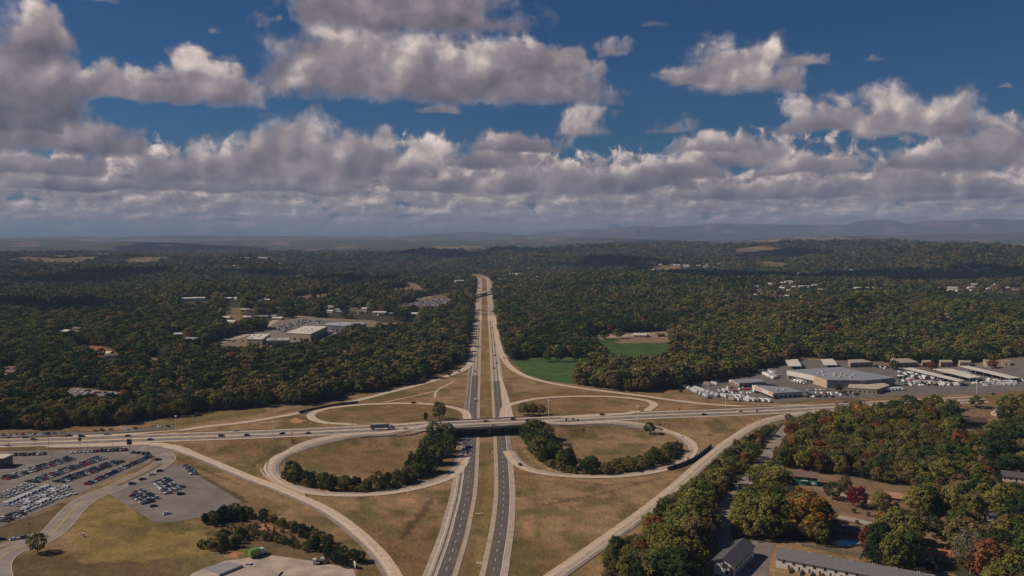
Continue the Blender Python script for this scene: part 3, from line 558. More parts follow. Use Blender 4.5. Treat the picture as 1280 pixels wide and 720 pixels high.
def wall_run(name, px, h, th, m, label, cat, group=None):
    pth = wpath(px, 4); nr_, s = frame(pth); b = MB()
    for k in range(len(pth) - 1):
        a, c_ = pth[k], pth[k + 1]; n = nr_[k] * th / 2; z0, z1 = float(terr(*a)) , float(terr(*c_))
        p = [(a[0] - n[0], a[1] - n[1]), (a[0] + n[0], a[1] + n[1]), (c_[0] + n[0], c_[1] + n[1]), (c_[0] - n[0], c_[1] - n[1])]
        lo = [(p[i][0], p[i][1], (z0, z0, z1, z1)[i] - .3) for i in range(4)]; hi = [(q[0], q[1], q[2] + h + .3) for q in lo]
        b.face(hi[::-1]); [b.face([lo[i], lo[(i + 1) % 4], hi[(i + 1) % 4], hi[i]]) for i in range(4)]
    return tag(b.build(name, m), label, cat, group)
DARKW = mat('stained_concrete', (.07, .06, .055), .9, .25, .6)
wall_run('retaining_wall', [(834.5, 588), (850, 583.5), (866, 576.5), (878, 568), (889, 559)], 2.4, .8, DARKW, 'long dark retaining wall between the right loop ramp and the straight slip road', 'wall')
wall_run('retaining_wall', [(374, 517), (390, 513), (410, 509), (430, 506), (447, 504)], 2.2, .8, DARKW, 'dark retaining wall between the upper left loop and the slip road above it', 'wall')
wall_run('barrier_wall', [(326, 588), (331, 596), (345, 605), (362, 613), (382, 621)], 1.6, .7, BR_CONC, 'pale concrete barrier curving beside the lower left loop ramp', 'wall')

# ------------------------------------------------------------------ trees
def leafmat(name, trans=0.25, woods=False):
    m = bpy.data.materials.new(name); m.use_nodes = True; t = m.node_tree; t.nodes.clear()
    oi = t.nodes.new('ShaderNodeObjectInfo'); at = t.nodes.new('ShaderNodeAttribute'); at.attribute_name = 'shade'
    r = t.nodes.new('ShaderNodeMath'); r.operation = 'MULTIPLY_ADD'; r.inputs[1].default_value = 0.5; r.inputs[2].default_value = 0.72; t.links.new(oi.outputs['Random'], r.inputs[0])
    mu = t.nodes.new('ShaderNodeMath'); mu.operation = 'MULTIPLY'; t.links.new(r.outputs[0], mu.inputs[0]); t.links.new(at.outputs['Fac'], mu.inputs[1])
    v = t.nodes.new('ShaderNodeVectorMath'); v.operation = 'SCALE'; 
    ti = t.nodes.new('ShaderNodeAttribute'); ti.attribute_type = 'INSTANCER'; ti.attribute_name = 'tint'
    t.links.new(ti.outputs['Color'] if woods else oi.outputs['Color'], v.inputs[0]); t.links.new(mu.outputs[0], v.inputs['Scale'])
    d = t.nodes.new('ShaderNodeBsdfDiffuse'); tr = t.nodes.new('ShaderNodeBsdfTranslucent'); mx = t.nodes.new('ShaderNodeMixShader'); mx.inputs[0].default_value = trans
    t.links.new(v.outputs[0], d.inputs[0]); t.links.new(v.outputs[0], tr.inputs[0]); t.links.new(d.outputs[0], mx.inputs[1]); t.links.new(tr.outputs[0], mx.inputs[2])
    o = t.nodes.new('ShaderNodeOutputMaterial'); t.links.new(mx.outputs[0], o.inputs['Surface']); return m
LEAF = leafmat('leaf'); LEAFW = leafmat('woodland_leaf', woods=True); BARK = mat('bark', (.11, .085, .065), .95, .25, 2.0); PALEBARK = mat('pale_bark', (.20, .18, .15), .95, .15, 2.0)
def crown_mesh(name, seed, nc, nl, ls, form='round', dense=1.0):
    """leaf-sized faces gathered in clumps through the crown of a tree one metre tall"""
    g = np.random.default_rng(seed); V, F, S = [], [], []
    cz, rx, rz = .52, .40, .48
    lob = [(g.uniform(0, 6.28), g.uniform(-.5, 1.0), g.uniform(.8, 1.22)) for _ in range(7)]
    for c in range(nc):
        if form == 'cone':
            h = g.random() ** 1.5; an = g.uniform(0, 6.28); rr = .30 * (1 - h) * g.uniform(.6, 1.1) + .015; p = np.array([rr * math.cos(an), rr * math.sin(an), .10 + h * .88]); cr = .055 + .06 * (1 - h); dirn = np.array([math.cos(an), math.sin(an), .35])
        else:
            u = g.normal(size=3); u /= np.linalg.norm(u); u[2] = u[2] if u[2] > -.85 else -u[2]
            k = 1.0
            for la, lz, lk in lob:
                w = u[0] * math.cos(la) + u[1] * math.sin(la) + lz * u[2]
                if w > .8: k = lk
            rad_ = g.uniform(.45, 1.0) ** .5 * k * .86
            if form == 'spread': p = np.array([u[0] * rx * 1.15 * rad_, u[1] * rx * 1.15 * rad_, cz + .03 + u[2] * rz * .82 * rad_])
            elif form == 'tall': p = np.array([u[0] * rx * .72 * rad_, u[1] * rx * .72 * rad_, cz - .02 + u[2] * rz * 1.03 * rad_])
            else: p = np.array([u[0] * rx * rad_, u[1] * rx * rad_, cz + u[2] * rz * rad_])
            cr = g.uniform(.07, .125); dirn = u
        sh = g.uniform(.72, 1.28)
        for l in range(nl):
            w = g.normal(size=3) + dirn * 1.1; w /= np.linalg.norm(w); q = p + w * cr * g.uniform(.6, 1.05)
            nrm = w + g.normal(size=3) * .45 + np.array([0, 0, .25]); nrm /= np.linalg.norm(nrm); a = np.cross(nrm, g.normal(size=3)); a /= np.linalg.norm(a) + 1e-9; b_ = np.cross(nrm, a); s1, s2 = ls * g.uniform(.6, 1.3), ls * g.uniform(.5, 1.0)
            n = len(V); V += [tuple(q - a * s1 - b_ * s2 * .4), tuple(q + a * s1 * .3 - b_ * s2), tuple(q + a * s1), tuple(q - a * s1 * .2 + b_ * s2)]; F.append((n, n + 1, n + 2, n + 3)); S += [sh * g.uniform(.85, 1.15)] * 4
    me = bpy.data.meshes.new(name); me.from_pydata(V, [], F); at = me.color_attributes.new('shade', 'FLOAT_COLOR', 'POINT')
    S = np.array(S); at.data.foreach_set('color', np.stack([S, S, S, np.ones_like(S)], 1).ravel()); me.materials.append(LEAF); return me
def woods_copy(m):
    c = m.copy(); c.materials.clear(); c.materials.append(LEAFW); return c
def trunk_mesh(name, seed, m, n=5, bare=False):
    g = random.Random(seed); b = MB(); b.tube((0, 0, -.03), (0, 0, .42), .022, .014)
    def limb(p, d, L, r, k):
        e = p + d * L; b.tube(p, e, r, r * .55, k=5)
        if k > 0:
            for _ in range(3): limb(p + d * L * g.uniform(.5, 1), (d + Vector((g.uniform(-.8, .8), g.uniform(-.8, .8), g.uniform(-.1, .6)))).normalized(), L * g.uniform(.5, .8), r * .5, k - 1)
    for i_ in range(n):
        an = 6.28 * i_ / n + g.uniform(-.4, .4); limb(Vector((0, 0, g.uniform(.2, .42))), Vector((math.cos(an) * .8, math.sin(an) * .8, g.uniform(.6, 1.3))).normalized(), .26 if not bare else .3, .012, 2 if bare else 0)
    return b.mesh(name, [m])
NEAR = [crown_mesh('crown_leaves', 1, 90, 26, .030), crown_mesh('crown_leaves', 2, 90, 26, .030, 'spread'), crown_mesh('crown_leaves', 3, 80, 26, .030, 'tall'), crown_mesh('crown_leaves', 4, 90, 26, .030, 'round'), crown_mesh('crown_leaves', 5, 110, 16, .026, 'cone'), crown_mesh('crown_leaves', 6, 80, 20, .020, 'spread')]
MID = [crown_mesh('crown_leaves', 21, 46, 11, .062), crown_mesh('crown_leaves', 22, 46, 11, .062, 'spread'), crown_mesh('crown_leaves', 23, 42, 11, .06, 'tall'), crown_mesh('crown_leaves', 24, 46, 11, .062), crown_mesh('crown_leaves', 25, 50, 8, .05, 'cone')]
FAR = [crown_mesh('crown_leaves', 31, 24, 6, .12), crown_mesh('crown_leaves', 32, 24, 6, .12, 'spread'), crown_mesh('crown_leaves', 33, 22, 6, .11, 'tall'), crown_mesh('crown_leaves', 34, 24, 6, .12), crown_mesh('crown_leaves', 35, 26, 5, .09, 'cone')]
TRUNKS = [trunk_mesh('trunk', 50 + k, BARK) for k in range(3)]; BARE = trunk_mesh('trunk', 60, PALEBARK, 7, True); PALETR = trunk_mesh('trunk', 61, PALEBARK)
PAL = {'dark green': (0.061, 0.085, 0.029), 'olive green': (0.168, 0.171, 0.049), 'yellow green': (0.2, 0.18, 0.044), 'brown': (0.213, 0.16, 0.07), 'rust red': (0.253, 0.098, 0.046), 'evergreen': (0.037, 0.062, 0.026), 'orange': (0.34, 0.18, 0.045), 'crimson': (0.17, 0.022, 0.03), 'grey': (0.165, 0.155, 0.105), 'gold green': (0.255, 0.225, 0.066), 'green': (0.095, 0.132, 0.037)}
PK = list(PAL)
def cam_px(x, y, z):
    c, s = math.cos(TH), math.sin(TH); dz = z - CAM_H; zc = y * c - dz * s; return 640 + FPX * x / zc, 360 - FPX * (y * s + dz * c) / zc
TREE_XY = []
def tree(px, py, h, colour, form=0, wide=1.0, label=None, group=None, name='tree', pos=None, trunk=None, sink=0.0, r=None):
    q = pos if pos is not None else P(px, py); TREE_XY.append((q[0], q[1], h * .42 * wide))
    e = empty(name, (q[0], q[1], float(terr(q[0], q[1])) - sink), random.uniform(0, 6.28)); e.scale = (h * wide, h * wide, h)
    tag(e, label, 'tree' if name != 'shrub' else 'shrub', group)
    c = link('crown', NEAR[form], e); c.color = (*PAL[colour], 1)
    link('trunk', trunk or TRUNKS[random.randrange(3)], e); return e

for px, lb in (([(336, 575), (333, 583), (334, 591), (341, 599), (352, 608)], 'steel guardrail round the outer bend of the lower left loop'), ([(870, 553), (873, 561), (871, 568), (864, 575)], 'steel guardrail round the outer bend of the lower right loop'), ([(560, 541.5), (520, 543), (480, 545.5), (450, 547.5)], 'steel guardrail along the head of the lower left loop'), ([(665, 537), (700, 532.5), (750, 530.5), (785, 533)], 'steel guardrail along the head of the lower right loop'), ([(470, 689), (455, 671), (436, 655), (415, 640)], 'steel guardrail on the left side of the long curving ramp')):
    wall_run('guardrail', px, .75, .12, GALV, lb, 'guardrail')

# ------------------------------------------------------------------ buildings
WH = mat('white_siding', (.60, .56, .50), .8, .08, .8); TANW = mat('tan_stucco', (.46, .36, .26), .85, .1, .5); BRICK = mat('brown_brick', (.27, .15, .105), .9, .2, 1.2); GREYW = mat('grey_metal_wall', (.26, .26, .27), .6, .1, .5, stretch=(1, 1, .1))
TEAL = mat('teal_siding', (.025, .22, .17), .7, .1, .8); ROOFW = mat('pale_membrane_roof', (.60, .55, .48), .7, .1, .08); ROOFG = mat('grey_metal_roof', (.26, .27, .30), .55, .10, .10, spec=.4); ROOFD = mat('dark_shingle', (.085, .085, .095), .9, .25, 1.5)
ROOFBR = mat('brown_shingle', (.17, .115, .09), .9, .25, 1.5); ROOFO = mat('rusty_orange_shingle', (.40, .15, .07), .85, .2, 1.0); GLASS = mat('dark_window_glass', (.03, .035, .045), .15, spec=.8); DOORD = mat('dark_door', (.06, .05, .05), .6); REDP = mat('red_paint', (.50, .04, .035), .5); ORANGEP = mat('orange_paint', (.75, .33, .05), .5)
WOODF_ = mat('grey_fence_wood', (.20, .165, .135), .95, .25, 1.0); POOL = mat('pool_water', (.05, .50, .60), .05, .08, 2, spec=.6)
def prism(poly, z0, z1, top=True, m=0):
    b = MB(); n = len(poly); A = sum(poly[i][0] * poly[(i + 1) % n][1] - poly[(i + 1) % n][0] * poly[i][1] for i in range(n)); p = poly if A > 0 else poly[::-1]
    for i in range(n): a, c_ = p[i], p[(i + 1) % n]; b.face([(*a, z0), (*c_, z0), (*c_, z1), (*a, z1)], m)
    if top: b.face([(*a, z1) for a in p], m)
    return b, p
def grow(poly, d):
    c = np.mean(np.array(poly), 0); return [tuple(np.array(q) + (np.array(q) - c) / (np.linalg.norm(np.array(q) - c) + 1e-9) * d) for q in poly]
TALLEST_CLEAR = []
def block(roof_px, h, wall, roof, label, cat='building', name='building', group=None, wins=None, parapet=.5, posts=False, side=None, vents=0):
    q = [P(a, c_, h) for a, c_ in roof_px]; c = np.mean(np.array(q), 0); z0 = float(terr(c[0], c[1])); e = tag(empty(name, (c[0], c[1], z0)), label, cat, group)
    p = [(float(v[0] - c[0]), float(v[1] - c[1])) for v in q]
    if posts:
        b, pp = prism(p, h - .5, h); b.build('canopy_roof', roof, e); L = len(pp)
        for i in range(L):
            a, d = np.array(pp[i]), np.array(pp[(i + 1) % L]); n = max(1, int(np.linalg.norm(d - a) / 14))
            for k in range(n): s_ = a + (d - a) * (k + .02) / n; s_ = s_ * .97; MB().box(s_[0] - .2, s_[0] + .2, s_[1] - .2, s_[1] + .2, -1, h - .51).build('post', GALV, e)
    else:
        b, pp = prism(p, -1.5, h - .02); b.build('wall', wall, e); b, _ = prism(grow(p, .35), h, h + parapet); rf = b.build('roof', roof, e)
        L = len(pp)
        for i in range(L):
            a, d = np.array(pp[i]), np.array(pp[(i + 1) % L]); ln = np.linalg.norm(d - a); t_ = (d - a) / (ln + 1e-9); nrm = np.array([t_[1], -t_[0]])
            if nrm[1] > .25 or not wins: continue
            sp, ww, z_a, z_b, wm = wins; n = int(ln / sp)
            for k in range(min(n, 14)):
                u = a + t_ * (k + .5) * ln / n; v = [u - t_ * ww / 2 + nrm * .06, u + t_ * ww / 2 + nrm * .06]; MB().face([(*v[0], z_a), (*v[1], z_a), (*v[1], z_b), (*v[0], z_b)]).build('window' if z_a > .4 else 'door', wm, e)
        for k in range(vents):
            s_ = (np.array(pp[k % L]) * (1 - k * .07) + np.array(pp[(k + 1) % L]) * k * .07) * random.uniform(.15, .75); MB().box(s_[0] - 1.2, s_[0] + 1.2, s_[1] - 1, s_[1] + 1, h + parapet + .003, h + parapet + 1.2).build('roof_vent', WH, rf)
    return e, pp, z0
def house(px, py, L, W, deg, wh, rh, wall, roof, label, name='house', group=None, win=True, chim=True, pos=None, cat='house'):
    q = pos if pos is not None else P(px, py); e = tag(empty(name, (q[0], q[1], float(terr(q[0], q[1]))), math.radians(deg)), label, cat, group)
    b = MB().box(-L / 2, L / 2, -W / 2, W / 2, -1, wh)
    for s_ in (-1, 1): b.face([(s_ * (L / 2 - .02), -W / 2, wh), (s_ * (L / 2 - .02), W / 2, wh), (s_ * (L / 2 - .02), 0, wh + rh)][::s_])
    b.build('wall', wall, e); o = .6; r = MB()
    for s_ in (-1, 1):
        a = [(-L / 2 - o, s_ * (W / 2 + o), wh - rh * o / (W / 2)), (L / 2 + o, s_ * (W / 2 + o), wh - rh * o / (W / 2)), (L / 2 + o, 0, wh + rh + .02), (-L / 2 - o, 0, wh + rh + .02)]; a = [(x_, y_, z_ + .12) for x_, y_, z_ in a]
        r.face(a[::1 if s_ < 0 else -1]); r.face([(x_, y_, z_ - .15) for x_, y_, z_ in a][::-1 if s_ < 0 else 1]); r.face([a[0], a[1], (a[1][0], a[1][1], a[1][2] - .15), (a[0][0], a[0][1], a[0][2] - .15)][::-1 if s_ < 0 else 1])
    rf = r.build('roof', roof, e)
    if chim: MB().box(L * .2, L * .2 + .9, -.4, .5, wh + rh * .5, wh + rh + 1.1).build('chimney', BRICK, rf)
    if win:
        n = max(2, int(L / 3.2)); fl = 2 if wh > 4.5 else 1
        for f_ in range(fl):
            for k in range(n):
                x_ = -L / 2 + (k + .5) * L / n; dr = (f_ == 0 and k == n // 2); MB().box(x_ - .55, x_ + .55, -W / 2 - .06, -W / 2 - .01, (0 if dr else 1.0) + f_ * 2.9, (2.1 if dr else 2.3) + f_ * 2.9).build('door' if dr else 'window', DOORD if dr else GLASS, e)
        for s_ in (-1, 1): MB().box(s_ * (L / 2 + .01), s_ * (L / 2 + .06), -.6, .6, 1.0, 2.3).build('window', GLASS, e)
    return e
# shops and warehouses north of the highway
e, pp, z0 = block([(943, 481.5), (985, 484.5), (1003, 490), (967, 492)], 4.8, WH, ROOFG, 'long white fronted shop with a red and orange sign band in the vehicle yards', 'shop', 'shop', wins=(5, 3, .05, 2.7, GLASS), vents=2)
a, d = P(941, 483, 4.8), P(967, 493, 4.8); v = (d - a)[:2]; ln = np.linalg.norm(v); hdg = math.atan2(v[1], v[0]); loc = (a[0] - e.location.x, a[1] - e.location.y, 0)
MB().box(0, ln, -.9, -.5, 2.6, 6.4).build('sign_band', WH, e, loc=loc, rz=hdg)
lt = MB()
for k in range(7): x_ = ln * .16 + k * ln * .052; lt.box(x_, x_ + .7, -1.0, -.92, 3.4, 5.7); lt.box(x_ + .7, x_ + 1.5, -1.0, -.92, (5.1, 3.4, 4.3)[k % 3], (5.7, 4.0, 4.9)[k % 3])
lt.build('lettering', REDP, e, loc=loc, rz=hdg); MB().box(ln * .80, ln * .99, -1.0, -.92, 4.2, 6.0).build('sign_panel', ORANGEP, e, loc=loc, rz=hdg)
block([(914, 475), (950, 473.8), (956, 477.5), (924, 479.5)], 4.2, TANW, ROOFG, 'low grey roofed workshop behind the red and white shop', wins=(5, 3, .05, 2.8, DOORD))
e, pp, z0 = block([(984, 462.8), (1050, 459.2), (1118.5, 472.6), (1078, 476), (1034, 475.2), (1018, 470)], 8.5, GREYW, ROOFG, 'big grey roofed warehouse, largest building beyond the highway', 'warehouse', 'warehouse', parapet=.4, vents=11)
def face_on(e, p0, p1, h, off, z_a, z_b, m, nm, u0=0, u1=1, n=1, fill=1.0):
    a, d = P(*p0, h), P(*p1, h); v = (d - a)[:2]; ln = np.linalg.norm(v); hdg = math.atan2(v[1], v[0])
    for k in range(n): x0 = ln * (u0 + (u1 - u0) * (k + (1 - fill) / 2) / n); x1 = x0 + ln * (u1 - u0) * fill / n; MB().box(x0, x1, -off - .08, -off, z_a, z_b).build(nm, m, e, loc=(a[0] - e.location.x, a[1] - e.location.y, 0), rz=hdg)
face_on(e, (984, 463), (1018, 470), 8.5, .45, 3.5, 8.8, WH, 'wall_panel'); face_on(e, (984, 463), (1018, 470), 8.5, .55, 0, 3.4, DOORD, 'dock_door', .05, .95, 7, .6)
face_on(e, (1018, 470), (1034, 475), 8.5, .45, 0, 8.9, TANW, 'wall_panel'); face_on(e, (1034, 475.2), (1078, 476), 8.5, .2, 5.5, 8.3, mat('louvre', (.12, .12, .13), .6), 'louvre', .45, .95, 8, .7)
block([(1062, 480), (1102, 478.2), (1112, 482), (1096, 487), (1060, 485)], 4.5, TANW, mat('tan_roof', (.47, .38, .29), .8, .12, .2), 'low tan office wing in front of the big grey warehouse', wins=(4, 1.8, 1, 2.4, GLASS))
for k, (px, lb) in enumerate((([(981, 449), (997, 448.6), (1002.5, 458), (986, 458)], 'left of two pale sloping canopies behind the big warehouse'), ([(1026, 448.8), (1041, 448.4), (1047.5, 456.3), (1030, 456.5)], 'right of two pale sloping canopies behind the big warehouse'),
                              ([(1129, 460.2), (1139, 459.4), (1206, 475), (1199, 476.6)], 'nearest of three long tan storage canopies'), ([(1166, 461.2), (1190, 460.8), (1227, 470.5), (1212, 472.3)], 'widest middle one of three long tan storage canopies'), ([(1199, 459), (1210, 458.2), (1275, 470.2), (1263, 472.2)], 'farthest right one of three long tan storage canopies'))):
    block(px, 5.5, WH, ROOFW, lb, 'canopy', 'storage_canopy', 'storage canopies beyond the highway', posts=True)
for px, lb in (([(1060, 450), (1078, 449.4), (1091, 453), (1063, 454)], 'leftmost brick storage block behind the warehouse'), ([(1113, 449), (1136, 448.4), (1148, 453.2), (1118, 454)], 'long brick storage block right of the dark tree'), ([(1152, 451), (1163, 450.5), (1164, 453), (1153, 453.5)], 'narrow pale block left of a rust red tree'),
               ([(1174, 450.6), (1189, 450), (1191, 453), (1176, 453.4)], 'brick block right of the rust red tree'), ([(1198, 451), (1214, 450.4), (1213, 453.2), (1200, 453.8)], 'pale pink walled block among the trees'), ([(1229, 449.8), (1238, 449.2), (1240, 453), (1231, 453.4)], 'small pale gabled block near the right edge'), ([(1252, 450.5), (1262, 450), (1263, 452), (1253, 452.4)], 'farthest right small brick block')):
    block(px, 5.2, TANW if 'pale' in lb else mat('pinkish_brick', (.40, .28, .21), .9, .15, .6), mat('faded_roof', (.36, .29, .24), .85, .15, .4), lb, 'storage block', 'storage_block', 'storage blocks below the wooded hill', wins=(6, 2.2, .8, 3.0, DOORD))
# warehouses left of the motorway
for px, h_, rf, lb in (([(315, 418), (338, 417.4), (327.5, 424.6), (308, 424)], 8, ROOFW, 'smaller white roofed warehouse at the left end of the far car parks'), ([(334, 423), (362, 422.3), (361, 425.6), (333, 426)], 7, mat('pale_grey_roof', (.40, .38, .36), .7, .1, .2), 'low grey roofed block right of the smaller white warehouse'),
                       ([(357, 416.5), (381, 407.5), (409, 408), (388, 418)], 10, ROOFW, 'large white roofed warehouse amid the far car parks'), ([(406, 406.5), (411, 403.2), (450, 403), (458, 404.4), (443.6, 408.3)], 9, mat('silver_roof', (.40, .40, .42), .6, .1, .1), 'long silver roofed warehouse at the right end of the far car parks')):
    block(px, h_, TANW if rf is ROOFW else GREYW, rf, lb, 'warehouse', 'warehouse', 'warehouses left of the motorway', wins=(9, 4, .1, 3.5, DOORD), vents=5)
block([(-70, 567), (16, 568.6), (3, 573.8), (-70, 576)], 6.5, mat('dark_glass_front', (.035, .05, .06), .25, spec=.6), ROOFW, 'dark glazed car showroom with a pale roof at the left edge', 'showroom', 'showroom', wins=(4, .3, 0, 6, WH))
block([(255.6, 710.5), (284, 702.5), (303, 706.5), (275, 718)], 1.6, WH, mat('blue_grey_slab', (.27, .26, .27), .8, .1, .3), 'low grey slab roof at the corner of the gravel yard', 'low building', 'low_building', parapet=.3)
block([(238, 722), (255, 711), (274, 718.5), (262, 740), (236, 740)], 1.2, WH, PAD, 'pale stepped slab beside the low grey one at the bottom edge', 'low building', 'low_building', parapet=.3)
block([(276, 718.5), (304, 707), (352, 714), (330, 740), (268, 745)], .5, WH, PAD, 'wide tan slab at the bottom edge of the gravel yard', 'low building', 'low_building', parapet=.25)
# homes on the lower right
hs = house(1007, 604.5, 14, 9, -20, 5.6, 2.3, TEAL, ROOFBR, 'two storey teal green house with a brown roof')
MB().box(-2.5, 1.5, -5.6, -4.57, 2.9, 3.3).build('balcony', WH, hs); MB().box(3.4, 5.8, -4.64, -4.57, .9, 2.6).build('window_frame', WH, hs)
house(987, 602, 8, 8, -20, 2.8, 1.6, WH, ROOFBR, 'low white garage with a brown roof at the teal green house', chim=False, cat='garage', name='garage')
house(1124, 626, 17, 9, -28, 2.9, 1.8, BRICK, mat('tan_shingle', (.36, .20, .125), .9, .2, 1.2), 'brick bungalow with a tan brown roof right of the round autumn trees')
house(1063, 668, 16, 9, -20, 2.9, 1.8, BRICK, mat('grey_brown_shingle', (.15, .115, .10), .9, .2, 1.2), 'brick house with a grey brown roof just above the swimming pool')
house(1169, 697, 19, 8, -22, 2.7, 1.9, TANW, ROOFO, 'long low house with a rusty orange roof')
house(1239, 650, 5, 4.5, -20, 3.6, 1.2, WH, ROOFD, 'little white shed with a dark roof', 'shed', chim=False, cat='shed')
house(1266, 600, 13, 9, -25, 3.2, 2.4, WH, ROOFD, 'white walled house with a dark roof at the right edge')
house(1215, 530, 20, 11, -8, 3.0, 2.6, BRICK, mat('maroon_shingle', (.10, .06, .055), .9, .2, 1.2), 'brick house with a dark maroon roof below the highway')
house(1250, 519, 12, 8, 5, 3.0, 1.8, TANW, mat('pale_shingle', (.40, .33, .27), .9, .2, 1.2), 'small pale roofed house beside the highway near the right edge')
def run_between(p0, p1, W, h, rh, wall, roof, label, cat, group=None, side_win=True):
    a, c_ = P(*p0, h), P(*p1, h); v = c_ - a; L = float(np.linalg.norm(v[:2])); mid = (a + c_) / 2
    return house(0, 0, L, W, math.degrees(math.atan2(v[1], v[0])), h, rh, wall, roof, label, cat, group, False, False, pos=mid, cat=cat.replace('_', ' '))
e = run_between((903, 705), (929, 679.5), 11, 5.5, 2.6, WH, ROOFD, 'dark gabled block of flats at the foot of the side street', 'apartment_block')
Lx = (Vector((P(903, 705, 5.5) - P(929, 679.5, 5.5))[:2])).length
for k in range(7):
    x_ = -Lx / 2 + 3 + k * (Lx - 5) / 7
    for z_ in (.4, 3.1): MB().box(x_, x_ + 1.6, -5.57, -5.51, z_, z_ + 1.6).build('window', GLASS, e)
for s_ in (-1, 1): MB().box(-Lx / 2 - .12, -Lx / 2 - .02, s_ * 4.7 - .8, s_ * 4.7 + .8, -1, 5.4).build('brick_pier', BRICK, e)
MB().box(-Lx / 2 - .1, -Lx / 2 - .03, -3, -1.6, 1, 2.4).build('window', GLASS, e)
a, c_ = P(970, 697, 4.6), P(1165, 733, 4.6); v = c_ - a; L = float(np.linalg.norm(v[:2])); hdg = math.atan2(v[1], v[0]); Wd = 9.5; nn = np.array([-math.sin(hdg), math.cos(hdg)]); mid = (a + c_)[:2] / 2 + nn * Wd / 2
e = tag(empty('terrace', (mid[0], mid[1], float(terr(*mid))), hdg), 'long white terrace under one grey roof along the bottom edge', 'terrace')
MB().box(-L / 2, L / 2, -Wd / 2, Wd / 2, -1, 4.6).build('wall', WH, e); r = MB(); r.face([(-L / 2 - .5, -Wd / 2 - .7, 4.55), (L / 2 + .5, -Wd / 2 - .7, 4.55), (L / 2 + .5, Wd / 2 + .2, 6.6), (-L / 2 - .5, Wd / 2 + .2, 6.6)])
r.face([(-L / 2 - .5, Wd / 2 + .2, 6.6), (L / 2 + .5, Wd / 2 + .2, 6.6), (L / 2 + .5, Wd / 2 + .2, 4.3), (-L / 2 - .5, Wd / 2 + .2, 4.3)])
for s_ in (-1, 1): r.face([(s_ * (L / 2 + .01), -Wd / 2, 4.6), (s_ * (L / 2 + .01), Wd / 2, 4.6), (s_ * (L / 2 + .01), Wd / 2, 6.5)])
rf = r.build('roof', mat('grey_shingle', (.155, .15, .155), .9, .15, 1), e)
for k in range(13):
    x_ = -L / 2 + 3 + k * (L - 6) / 13; MB().box(x_, x_ + 1.3, -Wd / 2 - .06, -Wd / 2 - .01, 2.5, 3.9).build('window', GLASS, e)
    MB().box(x_ + 2.6, x_ + 3.5, -Wd / 2 - .06, -Wd / 2 - .01, 0, 2.1).build('door', DOORD, e)
    if k % 2 == 0:
        for dx in (0, .9): MB().tube((x_ + 1 + dx, Wd / 2 - .8, 6.2), (x_ + 1 + dx, Wd / 2 - .8, 7.3), .16, .16).build('vent_pipe', WH, rf)
    fb = MB().box(x_ + 4.2, x_ + 4.35, -Wd / 2 - 5, -Wd / 2 - .1, 0, 1.7); fb.build('yard_screen', WH if k % 3 else BRICK, e)
fp = poly_w([(1002, 683), (1036, 689), (1067, 694.5), (1108, 703)]); fe = tag(empty('wooden_fence', (fp[0][0], fp[0][1], 0)), 'weathered board fence behind the long terrace and the pool', 'fence')
pan = MB()
for (p0, p1) in zip(fp[:-1], fp[1:]):
    v = np.array(p1) - np.array(p0); L_ = np.linalg.norm(v); hd_ = math.atan2(v[1], v[0]); n_ = int(L_ / 2.5)
    for k in range(n_):
        o_ = np.array(p0) + v * k / n_ - np.array(fp[0]); pan.box(.12, L_ / n_ - .12, -.04, .04, .1, 1.8, 0, hd_, o_); MB().box(-.09, .09, -.09, .09, 0, 2.0, 0, hd_, o_).build('post', WOODF_, fe)
pan.build('fence_panel', WOODF_, fe)
q = P(1058, 679); pe = tag(empty('swimming_pool', (q[0], q[1], 0)), 'turquoise garden swimming pool behind the brick house', 'pool')
th = np.linspace(0, 6.28, 28)[:-1]; sh = [(6.2 * math.cos(t) * (1 + .12 * math.sin(2 * t)), 3.6 * math.sin(t) + .9 * math.cos(t) * .8) for t in th]
b, _ = prism([(x_ * 1.28, y_ * 1.35) for x_, y_ in sh], .02, .35); b.build('pool_deck', TANW, pe); b, _ = prism(sh, .2, .42); b.build('pool_water', POOL, pe)

HOMES = [(1007, 604, 10), (987, 602, 7), (1124, 626, 11), (1063, 668, 12), (1063, 680, 9), (1169, 697, 12), (1239, 650, 5), (1266, 600, 9), (1215, 530, 13), (1250, 519, 9), (1072, 636, 8), (1101, 643, 9), (1085, 652, 10), (1050, 630, 8), (1020, 620, 6)]
